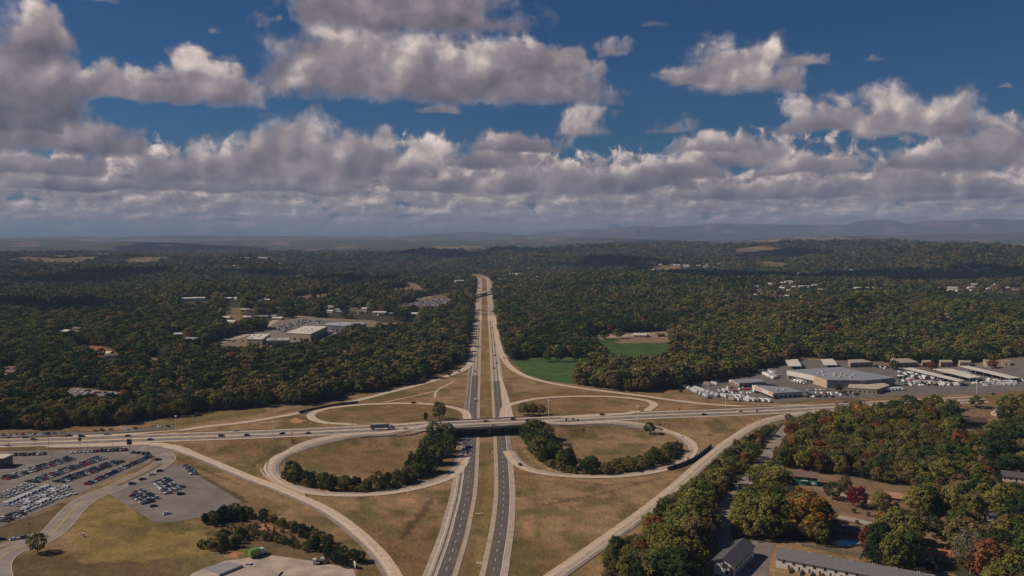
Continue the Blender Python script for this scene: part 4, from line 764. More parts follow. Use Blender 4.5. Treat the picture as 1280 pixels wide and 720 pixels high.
# far houses and sheds that show above the woods
FARB = [(237, 376, 34, 'w'), (249, 375.6, 26, 'w'), (285, 374.6, 16, 'w'), (295, 374.4, 14, 'w'), (263, 372.5, 16, 't'), (275, 388.4, 12, 'w'), (286, 392, 8, 'w'), (283, 399, 16, 'w'), (290, 404, 18, 'w'), (298, 403.6, 12, 'w'), (311, 399.5, 10, 'w'), (324, 398.5, 14, 'w'), (241, 426, 22, 'g'), (222, 420, 16, 'g'),
        (82, 416, 22, 't'), (97, 413, 16, 't'), (140, 447, 16, 'w'), (131, 444, 20, 'b'), (193, 452.5, 14, 't'), (12, 463.5, 16, 'w'), (15, 468, 14, 'w'), (368, 383, 9, 'w'), (404, 386, 12, 't'), (414, 386, 10, 'w'), (443, 388, 16, 't'), (456, 387.6, 14, 'b'), (475, 394, 26, 'w'), (488, 394, 16, 'w'), (518, 394, 20, 'w'), (452, 392, 12, 't'), (450, 386, 9, 'w'),
        (645, 344.8, 70, 'w'), (731, 346.5, 30, 'w'), (745, 346.4, 50, 't'), (673, 347.5, 20, 't'), (790, 341, 18, 't'), (806, 340, 22, 't'), (846, 332, 24, 'w'), (858, 333.4, 30, 'w'), (873, 333, 20, 't'), (884, 334, 22, 'w'), (893, 335, 16, 't'), (830, 341.6, 26, 'w'), (820, 336.6, 24, 't'), (901, 330, 16, 'w'),
        (945, 370, 14, 'w'), (974, 372, 14, 'w'), (984, 371.6, 16, 'w'), (1012, 365, 8, 'w'), (1027, 364.5, 26, 'w'), (1044, 363, 22, 'w'), (1054, 362, 18, 'w'), (1078, 362.5, 40, 'w'), (1104, 364, 12, 'w'), (1172, 361, 10, 'w'), (1191, 362, 28, 'w'), (1164, 355, 18, 't'), (1220, 339, 22, 't'), (1233, 340, 20, 't'), (1208, 335, 10, 'w'), (945, 344, 10, 'w'), (930, 355, 8, 'w'), (962, 356, 12, 'w'), (1000, 359, 8, 'w'), (935, 313, 18, 'w'), (1038, 340, 12, 'w'), (1235, 362, 14, 'w'), (1242, 357, 12, 'w'), (992, 360, 10, 't'),
        (330, 323.5, 60, 'w'), (306, 324, 50, 'w'), (345, 331, 46, 'w'), (318, 328, 40, 't'), (360, 308, 40, 'w'), (800, 421, 20, 'w'), (806, 421, 12, 'g'), (825, 420.5, 12, 'b'), (1185, 396, 10, 'w'), (574, 353, 30, 'w'), (625, 350, 24, 'w')]
_h = random.Random(77)
for (x0, x1, y0, y1, n_) in ((785, 905, 330, 343, 16), (935, 1110, 352, 366, 26), (1120, 1270, 352, 366, 14), (1190, 1250, 334, 343, 8), (285, 350, 376, 402, 10), (410, 480, 384, 396, 8), (290, 372, 320, 334, 14), (900, 1100, 338, 350, 8)):
    for _ in range(n_): FARB.append((_h.uniform(x0, x1), _h.uniform(y0, y1), _h.choice((9, 11, 13, 16, 18)), _h.choice('wwwtt')))
SIGHT = []
for px, py, hw in HOMES: q = P(px, py); SIGHT.append((math.atan2(q[0], q[1]), math.hypot(q[0], q[1]), hw))
rb = random.Random(9)
for k, (px, py, w_, c_) in enumerate(FARB):
    q = P(px, py); SIGHT.append((math.atan2(q[0], q[1]), math.hypot(q[0], q[1]), w_ * .6 + 3)); wl, nmc = {'w': (WH, 'white'), 't': (TANW, 'tan'), 'b': (BRICK, 'brick'), 'g': (GREYW, 'grey')}[c_]
    big = w_ > 24; reg = 'left of the motorway' if px < 600 else ('on the distant hillside' if py < 350 else 'in the valley beyond the wooded hill')
    house(0, 0, w_, w_ * (.45 if big else .6), rb.choice((-25, -10, 8, 20)), (6 if big else 3.4) * (1.3 if py < 350 else 1), 1.6 if big else 2.0, wl, ROOFW if big or rb.random() < .5 else (ROOFBR if rb.random() < .5 else ROOFG), f'{"large " if big else "small "}{nmc} walled {"shed" if big else "house"} {reg}', 'far_shed' if big else 'far_house', f'distant {"sheds" if big else "houses"} {reg}', win=False, chim=False, pos=q, cat='shed' if big else 'house')
# second overpass far up the motorway
a, c_ = P(584, 370.5, 7), P(622, 361.5, 7); v = c_ - a; L = float(np.linalg.norm(v[:2])); mid = (a + c_) / 2
e = tag(empty('overpass_bridge', (mid[0], mid[1], 0), math.atan2(v[1], v[0])), 'narrow far overpass crossing the motorway in the distance', 'bridge')
MB().box(-L / 2, L / 2, -6, 6, 6.6, 7.6).build('deck', BR_CONC, e); MB().box(-L / 2, L / 2, -5.5, 5.5, 5.0, 6.58).build('girder', STEEL, e)
for x_ in (-L / 2 + 8, -18, 0, 18, L / 2 - 8): MB().box(x_ - .6, x_ + .6, -5, 5, -1, 5.0).build('pier', BR_CONC, e)
b = MB()
for pth in (LPATH, RPATH):
    s0 = s_at(pth, 598 if pth is LPATH else 614, 398.5); ribbon(b, pth, -6.6, 7.0, .34, rng=(s0 - 45, s0 + 60))
struct(b, 'motorway', CONC)
# trees that stand out by themselves
NT = [
 (47, 691, 10.5, 'olive green', 1, 1.0, 'lone olive tree with a long shadow at the bend of the frontage road'),
 (812, 542.5, 9.5, 'dark green', 1, 1.15, 'single dark round tree at the top of the lower right loop'),
 (549, 524, 16, 'olive green', 0, .95, 'big olive tree inside the upper left loop beside the motorway'),
 (532, 526, 7.5, 'dark green', 2, .9, 'small dark tree at the big olive tree inside the upper left loop'),
 (655, 519, 11, 'olive green', 1, 1.25, 'left tree of the olive clump inside the upper right loop'),
 (664, 519.5, 12, 'gold green', 0, 1.1, 'middle and tallest tree of the clump inside the upper right loop'),
 (675, 519, 10, 'brown', 1, 1.2, 'right brownish tree of the clump inside the upper right loop'),
 (1072, 634, 13, 'crimson', 0, 1.1, 'deep crimson round tree on the lawn between the two houses'),
 (1101, 641, 13.5, 'gold green', 0, 1.05, 'green and orange round tree beside the crimson tree'),
 (1056, 618, 12, 'brown', 2, 1.0, 'brown tree behind the crimson tree'),
 (1041, 624, 11, 'green', 1, 1.1, 'green tree right of the green walled house'),
 (1001, 640, 15, 'orange', 0, .8, 'orange leaved tree in front of the green walled house'),
 (1013, 652, 15, 'dark green', 1, 1.1, 'broad dark green tree below the orange tree'),
 (1030, 664, 9, 'dark green', 0, 1.1, 'dark green tree at the end of the curved driveway'),
 (986, 632, 12, 'grey', 5, 1.0, 'thin grey green tree left of the orange tree'),
 (954, 641, 15, 'rust red', 0, .9, 'rust red tree at the corner of the side street'),
 (945, 652, 13, 'dark green', 2, .9, 'dark tree in front of the rust red tree'),
 (951, 603, 12, 'olive green', 1, 1.1, 'grey olive tree on the outside of the street bend'),
 (988, 581, 16, 'yellow green', 0, .95, 'yellow green tree above the green walled house'),
 (980, 584, 14, 'green', 0, .95, 'leafy green tree left of the yellow one at the street end'),
 (991, 574, 17, 'orange', 2, .8, 'orange topped tree rising beside the yellow green tree'),
 (1004, 588, 14, 'yellow green', 1, 1.0, 'gold tinged tree right above the house roof'),
 (1096, 697, 18, 'dark green', 2, .95, 'tall dark tree beside the swimming pool fence'),
 (1086, 690, 14, 'rust red', 0, .9, 'reddish tree behind the tall dark trees at the pool'),
 (1104, 704, 20, 'evergreen', 4, 1.3, 'very dark conifer at the corner of the wooden fence'),
 (1118, 718, 21, 'olive green', 2, 1.05, 'tallest olive tree at the end of the long white building'),
 (1134, 700, 19, 'yellow green', 0, .9, 'yellow streaked tall tree left of the orange roof'),
 (1138, 708, 18, 'dark green', 2, 1.0, 'dark tall tree right behind the yellow streaked one'),
 (1166, 672, 12, 'dark green', 1, 1.2, 'round dark tree above the orange roof'),
 (1196, 676, 11, 'dark green', 0, 1.0, 'second dark round tree right of the orange roofed house'),
 (1213, 718, 21, 'grey', 5, 1.0, 'tall pale grey half bare tree near the bottom right corner'),
 (1146, 640, 15, 'gold green', 1, 1.2, 'pale gold green tree leftmost of the row above the orange roof'),
 (1168, 634, 15, 'gold green', 0, 1.15, 'pale gold green tree second of the row above the orange roof'),
 (1190, 640, 16, 'gold green', 1, 1.1, 'pale gold green tree third of the row above the orange roof'),
 (1214, 646, 15, 'gold green', 0, 1.1, 'pale gold green tree last of the row beside the white shed'),
 (1180, 606, 17, 'gold green', 1, 1.2, 'large pale gold green tree behind the row above the orange roof'),
 (1255, 634, 15, 'gold green', 0, 1.2, 'large gold green tree right of the white shed'),
 (1245, 690, 15, 'gold green', 1, 1.2, 'gold green tree below the white shed'), (1268, 706, 16, 'green', 0, 1.2, 'green tree in the bottom right corner'),
 (1163, 531, 15, 'rust red', 0, 1.15, 'rust red crowned tree beside the highway on the right'),
 (1168, 543, 12, 'orange', 1, 1.1, 'orange yellow tree below the rust red one by the highway'),
 (1188, 533, 19, 'dark green', 1, 1.15, 'tall dark broad tree right of the rust red one by the highway'), (1196, 541, 15, 'green', 0, 1.2, 'large green tree in front of the tall dark one by the highway'),
 (1256, 528, 15, 'dark green', 0, 1.1, 'dark round tree beside the highway near the right edge'), (1262, 560, 22, 'dark green', 0, 1.3, 'huge dark tree at the right edge below the highway'), (1247, 575, 21, 'evergreen', 1, 1.2, 'dark broad tree left of the huge one at the right edge'),
 (1135, 517, 17, 'dark green', 1, 1.2, 'dark tree in front of the storage yards'), (1117, 520, 15, 'dark green', 0, 1.2, 'dark tree left in front of the storage yards'), (1102, 523, 14, 'green', 0, 1.1, 'green tree at the highway left of the two dark ones'),
 (1048, 490, 8, 'dark green', 1, 1.1, 'small round tree at the corner of the big grey warehouse'), (1117, 462, 12, 'dark green', 0, 1.2, 'dark tree between the two brick storage blocks'),
 (1240, 461, 11, 'rust red', 1, 1.2, 'brownish red tree between the pale storage blocks'), (1165, 463, 11, 'rust red', 1, 1.3, 'rust red tree right of the second brick storage block'),
 (531, 440, 13, 'crimson', 1, 1.2, 'crimson tree in the middle of the dark wood on the left'), (785, 489, 13, 'yellow green', 0, 1.0, 'bright yellow green tree at the wood edge above the upper right slip road'),
 (127, 446, 12, 'crimson', 1, 1.0, 'small crimson tree at the bare red field on the far left'),
 (700, 452, 18, 'dark green', 0, 1.0, 'large dark tree on the near edge of the green field'), (722, 452, 19, 'dark green', 2, 1.1, 'tallest dark tree on the green field edge'), (737, 450, 17, 'evergreen', 0, 1.1, 'dark tree at the right end of the row on the green field'),
 (748, 443, 10, 'olive green', 0, 1.0, 'small olive tree standing between the two green fields'), (684, 452, 15, 'olive green', 0, 1.0, 'olive tree at the left end of the row on the green field'),
]
for (px, py, h, col, fm, wd, lb) in NT:
    tree(px, py, h, col, fm, wd, lb, trunk=BARE if col == 'grey' else (PALETR if 'gold green' == col and random.random() < .5 else None))
# the two crescents inside the lower loops
rt = random.Random(5)
def band(px, n, rows, h0, h1, cols, place, grp, spread=5.5, kind='tree'):
    pth = wpath(px, 2.0); nr_, s = frame(pth)
    for k in range(n):
        q = (k + rt.uniform(-.3, .3)) / max(1, n - 1) * s[-1]
        for r_ in range(rows):
            x, y = np.interp(q, s, pth[:, 0]), np.interp(q, s, pth[:, 1]); nx, ny = np.interp(q, s, nr_[:, 0]), np.interp(q, s, nr_[:, 1]); o = (r_ - (rows - 1) / 2) * spread + rt.uniform(-.45, .45) * spread
            col = rt.choices(cols[0], cols[1])[0]; tree(0, 0, rt.uniform(h0, h1) * rt.choice((.62, .8, 1, 1, 1.12)), col, rt.choice((0, 1, 2, 3)), rt.uniform(.85, 1.35), f'{col} {kind} {place}', grp, kind, pos=(x + nx * o, y + ny * o), sink=.7 if kind == 'tree' else .2)
mixc = (['dark green', 'olive green', 'brown', 'green', 'yellow green', 'evergreen', 'rust red'], [3, 5, 6, 3, 2, 1.5, .8])
band([(362, 597), (378, 603), (400, 608), (425, 611), (450, 612), (475, 610.5), (500, 605), (515, 598), (528, 591)], 17, 2, 7.5, 11, mixc, 'in the belt along the inside of the lower left loop', 'trees inside the lower left loop')
band([(524, 590), (535, 582), (545, 571), (553, 560), (556, 550)], 6, 3, 12, 16, (['dark green', 'green', 'olive green'], [4, 3, 2]), 'in the tall stand where the lower left loop meets the motorway', 'tall trees at the left end of the overpass')
band([(669, 549), (675, 560), (684, 572), (694, 580), (710, 585)], 7, 3, 11, 16, (['dark green', 'green', 'brown', 'olive green'], [5, 3, 2, 2]), 'in the tall stand where the lower right loop meets the motorway', 'tall trees at the right end of the overpass')
band([(712, 587), (740, 590), (765, 589.5), (790, 586), (812, 580), (832, 573), (846, 564)], 14, 2, 8, 11.5, mixc, 'in the belt along the inside of the lower right loop', 'trees inside the lower right loop')
mixs = (['brown', 'olive green', 'dark green', 'rust red'], [4, 4, 3, .4])
band([(360, 600), (376, 606), (400, 611), (425, 614), (450, 615), (475, 613.5), (500, 609), (518, 601), (531, 594), (541, 584), (549, 573)], 40, 1, 3.2, 6.0, mixs, 'at the foot of the tree belt in the lower left loop', 'undergrowth in the lower left loop', 3, 'shrub')
band([(372, 590), (400, 598), (430, 603), (460, 604), (490, 600), (508, 592)], 22, 1, 3.0, 5.5, mixs, 'on the inner side of the tree belt in the lower left loop', 'undergrowth in the lower left loop', 3, 'shrub')
band([(662, 560), (676, 577), (700, 589), (725, 592.5), (760, 593), (790, 590), (812, 584), (835, 577), (850, 567)], 40, 1, 3.2, 6.0, mixs, 'at the foot of the tree belt in the lower right loop', 'undergrowth in the lower right loop', 3, 'shrub')
band([(700, 572), (730, 582), (770, 582), (800, 575), (830, 566)], 20, 1, 3.0, 5.5, mixs, 'on the inner side of the tree belt in the lower right loop', 'undergrowth in the lower right loop', 3, 'shrub')
# scrub on the slope below the overflow lot
band([(262, 656), (275, 650), (290, 648), (305, 647)], 9, 3, 4, 8, (['evergreen', 'dark green', 'brown'], [4, 3, 1]), 'in the thicket at the corner of the overflow car park', 'shrubs at the overflow car park corner', 5, 'shrub')
band([(262, 688), (272, 684), (285, 680), (298, 680)], 7, 3, 3.5, 7.5, (['evergreen', 'dark green', 'brown'], [3, 3, 3]), 'in the clump at the edge of the yellowish meadow', 'shrubs at the meadow edge', 5, 'shrub')
band([(305, 645), (330, 650), (352, 656), (368, 661), (380, 668), (395, 676), (405, 682)], 20, 2, 2.6, 6, (['evergreen', 'dark green', 'olive green', 'brown'], [3, 2, 2, 3]), 'along the top of the red clay slope', 'shrubs on the clay slope', 4, 'shrub')
band([(395, 684), (410, 690), (425, 699), (438, 706)], 10, 2, 4, 6.5, (['evergreen', 'dark green', 'green'], [4, 3, 1]), 'in the strip beside the gravel yard', 'shrubs beside the gravel yard', 5, 'shrub')
band([(298, 668), (320, 672), (342, 676), (365, 682), (388, 688)], 14, 2, 2.2, 4.5, (['dark green', 'olive green', 'brown'], [3, 3, 3]), 'scattered below the red clay patches', 'shrubs on the clay slope', 4, 'shrub')
band([(282, 664), (300, 660), (322, 664), (345, 668), (366, 676)], 18, 3, 1.2, 2.8, (['brown', 'rust red', 'olive green'], [6, 1, 2]), 'small and low between the red clay patches', 'shrubs on the clay slope', 5, 'shrub')
band([(700, 526.4), (712, 526.0), (722, 525.8)], 4, 1, 1.8, 2.6, (['dark green', 'olive green'], [3, 2]), 'low beside the highway at the head of the lower right loop', 'shrubs by the highway', 2, 'shrub')
for px, py, h in ((1067, 641, 3.0), (1085, 645, 2.6), (1062, 622, 4.5), (1119, 642, 6.5), (1071, 655, 2.5)): tree(px, py, h, 'brown' if h > 4 else 'olive green', 0, 1.2, {3.0: 'left small round shrub on the lawn below the crimson tree', 2.6: 'right small round shrub on the lawn near the curved driveway', 4.5: 'purplish shrub left of the crimson tree', 6.5: 'dark brown low tree at the brick house corner', 2.5: 'low shrub beside the driveway above the pool'}[h], None, 'shrub')
n_named = sum(1 for o in C.objects if o.name.startswith('tree') and o.parent is None)

# all the rest of the woods: points, sorted by distance
pts = []; r_ = 392.0
gr = np.random.default_rng(3)
while r_ < 8600:
    sp = 6.3 if r_ < 900 else 6.3 + (r_ - 900) * .0031
    if r_ > 3000: sp *= 1.12 + (r_ - 3000) / 9000
    lim = math.radians(45 if r_ < 5000 else 41); n = max(1, int(2 * lim * r_ / sp)); a = np.linspace(-lim, lim, n) + gr.uniform(-.42, .42, n) * sp / r_; rr = r_ + gr.uniform(-.42, .42, n) * sp
    pts.append(np.stack([rr * np.sin(a), rr * np.cos(a), np.full(n, sp)], 1)); r_ += sp * (1 if r_ < 2500 else 1.15)
pts = np.concatenate(pts); pts = pts[forest_mask(pts[:, 0], pts[:, 1], 5.0)]
TX = np.array(TREE_XY); keep = np.ones(len(pts), bool)
rdd = np.hypot(pts[:, 0], pts[:, 1])
for tx, ty, tr_ in TX: keep &= (np.hypot(pts[:, 0] - tx, pts[:, 1] - ty) > tr_ * .8)
for pth, hw in [(p, 9) for p in RP] + [(LPATH, 16), (RPATH, 14), (apath, 20), (FR, 9), (ST, 8)]:
    near = rdd < 4500; d = np.full(len(pts), 1e9); step = pth[::2]
    bb = near & (pts[:, 0] > pth[:, 0].min() - 30) & (pts[:, 0] < pth[:, 0].max() + 30) & (pts[:, 1] > pth[:, 1].min() - 30) & (pts[:, 1] < pth[:, 1].max() + 30); ii = np.where(bb)[0]
    if len(ii):
        for c0 in range(0, len(ii), 4000): jj = ii[c0:c0 + 4000]; d[jj] = np.sqrt(((pts[jj, None, 0] - step[None, :, 0]) ** 2 + (pts[jj, None, 1] - step[None, :, 1]) ** 2).min(1))
    keep &= d > hw
saz = np.arctan2(pts[:, 0], pts[:, 1])
for a0, D0_, hw in SIGHT: keep &= ~((np.abs(saz - a0) * D0_ < hw) & (rdd > D0_ - (42 if D0_ < 700 else min(240, 13 / (CAM_H / D0_)))) & (rdd < D0_ + hw * .7))
keep &= ~((fbm(pts[:, 0] / 38 + 60, pts[:, 1] / 38 + 7, 3) > .70) & (gr.random(len(pts)) < .75))
keep &= ~((rdd > 3700) & (fbm(pts[:, 0] / 330 + 5, pts[:, 1] / 600 + 15, 3) > .67 - ss(3700, 7000, rdd) * .04))
pts = pts[keep]; N = len(pts); x, y = pts[:, 0], pts[:, 1]; r = np.hypot(x, y); z = terr(x, y)
stand = fbm(x / 150 + 3, y / 150 + 8, 3); dry = fbm(x / 420 + 30, y / 420 + 9, 3); u = gr.random(N) + (stand - .5) * .9
colour = np.full(N, PK.index('olive green'))
for lim_, nm in ((.56, 'green'), (.38, 'dark green'), (.13, 'evergreen')): colour[u < lim_] = PK.index(nm)
u2 = gr.random(N); colour[(u2 < .17 + (dry - .5) * .8) & (u > .2)] = PK.index('brown'); colour[u2 > .945 - (dry - .5) * .3] = PK.index('yellow green'); colour[u2 > .985] = PK.index('gold green'); colour[u2 < .008] = PK.index('rust red'); colour[(u2 > .008) & (u2 < .011)] = PK.index('orange')
dk = in_poly(x, y, poly_w([(640, 452), (655, 430), (700, 404), (760, 396), (850, 400), (850, 416), (740, 424), (738, 450)])) | in_poly(x, y, poly_w([(-200, 470), (200, 430), (560, 404), (560, 420), (300, 490), (200, 506), (-200, 535)])) & (gr.random(N) < .45); colour[dk & (u2 < .75) & (u2 > .02)] = PK.index('dark green')
edge = np.array(poly_w([(752, 722), (822, 643), (896, 571), (950, 539), (1012, 521)])); ed = line_d(x, y, [tuple(q) for q in edge])
h = gr.triangular(7, 12.5, 19.5, N) * (1 + np.clip(r - 1200, 0, 3800) / 3800 * .35) * (1 + np.clip(r - 4800, 0, 3800) / 3800 * .5); h = np.where(ed < 9, h * .45, np.where(ed < 22, h * .72, h)); h *= .66 + .70 * stand
seW = in_poly(x, y, SE_W); h = np.where(seW & (r > 560), h * .78, h)
u3 = gr.random(N); colour[seW & (u3 < .15)] = PK.index('brown'); colour[seW & (u3 > .15) & (u3 < .30)] = PK.index('yellow green'); colour[seW & (u3 > .30) & (u3 < .38)] = PK.index('gold green'); colour[seW & (u3 > .97)] = PK.index('rust red'); colour[seW & (u3 > .955) & (u3 < .97)] = PK.index('orange')
form = gr.choice([0, 1, 2, 3], N); form[(colour == PK.index('evergreen')) & (gr.random(N) < .25)] = 4
wide = gr.uniform(.95, 1.35, N) * (1 + np.clip(r - 1500, 0, 3000) / 3000 * .35) * (1 + np.clip(r - 4800, 0, 3800) / 3800 * .35); wide[form == 4] = .9
order = np.argsort(r); ppx, ppy = cam_px(x, y, z); inview = (ppx > -8) & (ppx < 1288) & (ppy < 735)
budget = max(0, 296 - n_named); single = [k for k in order if inview[k]][:budget]; rest = np.ones(N, bool); rest[single] = False
def where_(px, py):
    if px < 890 and py > 585: return 'in the wood along the long slip road', 'trees along the long slip road'
    if px < 1010 and py > 640: return 'between the side street and the low grey roofed flats', 'trees by the side street'
    if py > 690: return 'in the woods at the bottom edge right of the pool', 'trees at the bottom edge'
    if px > 1120 and py > 600: return 'among the houses on the lower right', 'trees among the houses'
    if py > 600: return 'around the houses in the middle of the woods', 'trees around the houses'
    return 'in the woods between the houses and the highway', 'trees behind the houses'
for k in single:
    pl, gp = where_(ppx[k], ppy[k]); col = PK[colour[k]]
    tree(0, 0, float(h[k]), col, int(form[k]), float(wide[k]), f'{col} tree {pl}', gp, pos=(float(x[k]), float(y[k])))
# one object for the unbroken woods
idx = np.where(rest)[0]; lod = np.where(r[idx] < 850, 0, np.where(r[idx] < 1900, 1, 2)); combo = lod * 1000 + form[idx] * 20
tints = np.array([PAL[k] for k in PK])[colour[idx]] * gr.uniform(.8, 1.25, (len(idx), 1)) * gr.uniform(.92, 1.08, (len(idx), 3))
fm_ = bpy.data.meshes.new('forest'); fm_.vertices.add(len(idx)); fm_.vertices.foreach_set('co', np.stack([x[idx], y[idx], z[idx] - .3], 1).ravel().astype(np.float32))
for nm, val, ty in (('rot', gr.uniform(0, 6.28, len(idx)), 'FLOAT'), ('high', h[idx], 'FLOAT'), ('broad', (h * wide)[idx], 'FLOAT')):
    a_ = fm_.attributes.new(nm, ty, 'POINT'); a_.data.foreach_set('value', val.astype(np.float32))
a_ = fm_.attributes.new('tint', 'FLOAT_COLOR', 'POINT'); a_.data.foreach_set('color', np.concatenate([tints, np.ones((len(idx), 1))], 1).ravel().astype(np.float32))
a_ = fm_.attributes.new('sort', 'INT', 'POINT'); a_.data.foreach_set('value', combo.astype(np.int32))
forest = link('forest', fm_); tag(forest, 'mixed autumn woodland running unbroken from the interchange to the hills', 'woodland', kind='stuff')
gt = bpy.data.node_groups.new('woods', 'GeometryNodeTree'); gt.interface.new_socket('Geometry', in_out='INPUT', socket_type='NodeSocketGeometry'); gt.interface.new_socket('Geometry', in_out='OUTPUT', socket_type='NodeSocketGeometry')
gi, go = gt.nodes.new('NodeGroupInput'), gt.nodes.new('NodeGroupOutput'); join = gt.nodes.new('GeometryNodeJoinGeometry'); gt.links.new(join.outputs[0], go.inputs[0])
def named(nm, ty='FLOAT'):
    n = gt.nodes.new('GeometryNodeInputNamedAttribute'); n.data_type = ty; n.inputs['Name'].default_value = nm; return n.outputs[0]
ro, hi, br, so_ = named('rot'), named('high'), named('broad'), named('sort', 'INT')
cxyz = gt.nodes.new('ShaderNodeCombineXYZ'); gt.links.new(br, cxyz.inputs[0]); gt.links.new(br, cxyz.inputs[1]); gt.links.new(hi, cxyz.inputs[2])
rxyz = gt.nodes.new('ShaderNodeCombineXYZ'); gt.links.new(ro, rxyz.inputs[2])
WOODM = [[woods_copy(m) for m in g_] for g_ in (NEAR, MID, FAR)]
for cb in np.unique(combo):
    l_, f_ = cb // 1000, (cb % 1000) // 20
    src = bpy.data.objects.new('forest_tree_source', WOODM[l_][f_])
    cmp = gt.nodes.new('FunctionNodeCompare'); cmp.data_type = 'INT'; cmp.operation = 'EQUAL'; gt.links.new(so_, cmp.inputs[2]); cmp.inputs[3].default_value = int(cb)
    oi = gt.nodes.new('GeometryNodeObjectInfo'); oi.inputs['Object'].default_value = src; oi.inputs['As Instance'].default_value = False
    ip = gt.nodes.new('GeometryNodeInstanceOnPoints'); gt.links.new(gi.outputs[0], ip.inputs['Points']); gt.links.new(cmp.outputs[0], ip.inputs['Selection']); gt.links.new(oi.outputs['Geometry'], ip.inputs['Instance'])
    gt.links.new(rxyz.outputs[0], ip.inputs['Rotation']); gt.links.new(cxyz.outputs[0], ip.inputs['Scale']); gt.links.new(ip.outputs[0], join.inputs[0])
md = forest.modifiers.new('woods', 'NODES'); md.node_group = gt


# ------------------------------------------------------------------ vehicles
def paint(name='car_paint'):
    m = bpy.data.materials.new(name); m.use_nodes = True; t = m.node_tree; b = t.nodes['Principled BSDF']; oi = t.nodes.new('ShaderNodeObjectInfo'); t.links.new(oi.outputs['Color'], b.inputs['Base Color'])
    b.inputs['Roughness'].default_value = .32; b.inputs['Coat Weight'].default_value = .4; b.inputs['Coat Roughness'].default_value = .1; return m
CARP = paint(); TYRE = mat('tyre_rubber', (.02, .02, .02), .9); WGL = mat('vehicle_glass', (.02, .025, .03), .08, spec=.8); LAMP = mat('lamp_lens', (.5, .1, .06), .3); LAMPW = mat('headlight_lens', (.75, .75, .7), .2)
def loft(b, secs, m=0, mg=None):
    """secs: (x, half width bottom, half width top, z bottom, z top) from tail to nose"""
    n0 = len(b.v)
    for x_, wb, wt, zb, zt in secs: b.v += [(x_, -wb, zb), (x_, wb, zb), (x_, wt, zt), (x_, -wt, zt)]
    for k in range(len(secs) - 1):
        a = n0 + 4 * k
        for i_, j_ in ((0, 1), (1, 2), (2, 3), (3, 0)):
            b.f.append((a + i_, a + 4 + i_, a + 4 + j_, a + j_)); b.m.append(m if mg is None else mg[k][(0, 1, 2, 3)[i_]])
    b.f.append((n0 + 3, n0 + 2, n0 + 1, n0)); b.m.append(m); a = n0 + 4 * (len(secs) - 1); b.f.append((a, a + 1, a + 2, a + 3)); b.m.append(m)
def wheels(b, xs, w, r=.33, m=1):
    for x_ in xs:
        for s_ in (-1, 1): b.tube((x_, s_ * (w - .22), r), (x_, s_ * (w + .01), r), r, r, m, 10)
def car_mesh(kind):
    b = MB()
    if kind == 'car':
        loft(b, [(-2.3, .80, .72, .35, .80), (-2.15, .88, .80, .25, .95), (-1.2, .90, .84, .22, .98), (.9, .90, .84, .22, .96), (2.0, .88, .78, .22, .80), (2.3, .78, .68, .3, .62)])
        loft(b, [(-1.95, .76, .55, .94, .97), (-1.15, .78, .60, .95, 1.40), (.15, .78, .60, .95, 1.43), (1.1, .76, .60, .93, .96)], 0, [[2, 2, 2, 2], [2, 2, 0, 2], [2, 2, 2, 2]])
        wheels(b, (-1.4, 1.4), .88)
    elif kind == 'suv':
        loft(b, [(-2.3, .86, .80, .4, 1.05), (-2.2, .92, .86, .3, 1.1), (.9, .94, .88, .28, 1.1), (2.1, .92, .82, .28, .98), (2.35, .84, .74, .35, .75)])
        loft(b, [(-2.2, .82, .68, 1.08, 1.55), (-1.9, .82, .68, 1.08, 1.72), (.1, .82, .68, 1.08, 1.72), (1.0, .80, .68, 1.06, 1.1)], 0, [[0, 2, 0, 2], [2, 2, 0, 2], [2, 2, 2, 2]])
        wheels(b, (-1.4, 1.45), .92, .37)
    elif kind == 'pickup':
        loft(b, [(-2.8, .92, .92, .45, 1.0), (-.5, .94, .94, .4, 1.02)]); b.box(-2.7, -.6, -.78, .78, 1.021, 1.03, 1)
        loft(b, [(-.5, .94, .92, .4, 1.1), (1.4, .94, .90, .35, 1.12), (2.5, .92, .82, .35, 1.02), (2.75, .86, .76, .4, .85)])
        loft(b, [(-.5, .84, .72, 1.1, 1.72), (.4, .84, .72, 1.1, 1.78), (1.5, .82, .70, 1.1, 1.14)], 0, [[2, 2, 0, 2], [2, 2, 2, 2]])
        wheels(b, (-1.7, 1.7), .94, .40)
    elif kind == 'van':
        loft(b, [(-2.9, .95, .88, .4, 2.1), (-2.7, .98, .92, .35, 2.25), (1.1, .98, .90, .35, 2.25), (1.9, .96, .78, .35, 1.35), (2.6, .92, .80, .35, 1.05), (2.8, .86, .74, .4, .8)], 0, [[0, 0, 0, 0], [0, 0, 0, 0], [0, 0, 2, 0], [0, 0, 0, 0], [0, 0, 0, 0]])
        wheels(b, (-1.9, 1.9), .96, .37)
    elif kind == 'camper':
        loft(b, [(-4.0, 1.15, 1.1, .6, 2.9), (-3.8, 1.2, 1.18, .5, 3.1), (3.3, 1.2, 1.18, .5, 3.1), (4.0, 1.15, .95, .6, 2.2)]); b.box(-2.5, -1, -1.215, -1.19, 1.6, 2.3, 2); b.box(.4, 2, -1.215, -1.19, 1.6, 2.3, 2); b.box(-2.5, -1, 1.19, 1.215, 1.6, 2.3, 2); b.box(-.6, .7, -.5, .5, 3.1, 3.3, 0)
        wheels(b, (-.9, .2), 1.18, .36)
    return b.mesh(kind, [CARP, TYRE, WGL])
VM_ = {k: car_mesh(k) for k in ('car', 'suv', 'pickup', 'van', 'camper')}
VN = {'car': ('car', 'car'), 'suv': ('car', 'car'), 'pickup': ('pickup_truck', 'pickup'), 'van': ('van', 'van'), 'camper': ('camper', 'camper')}
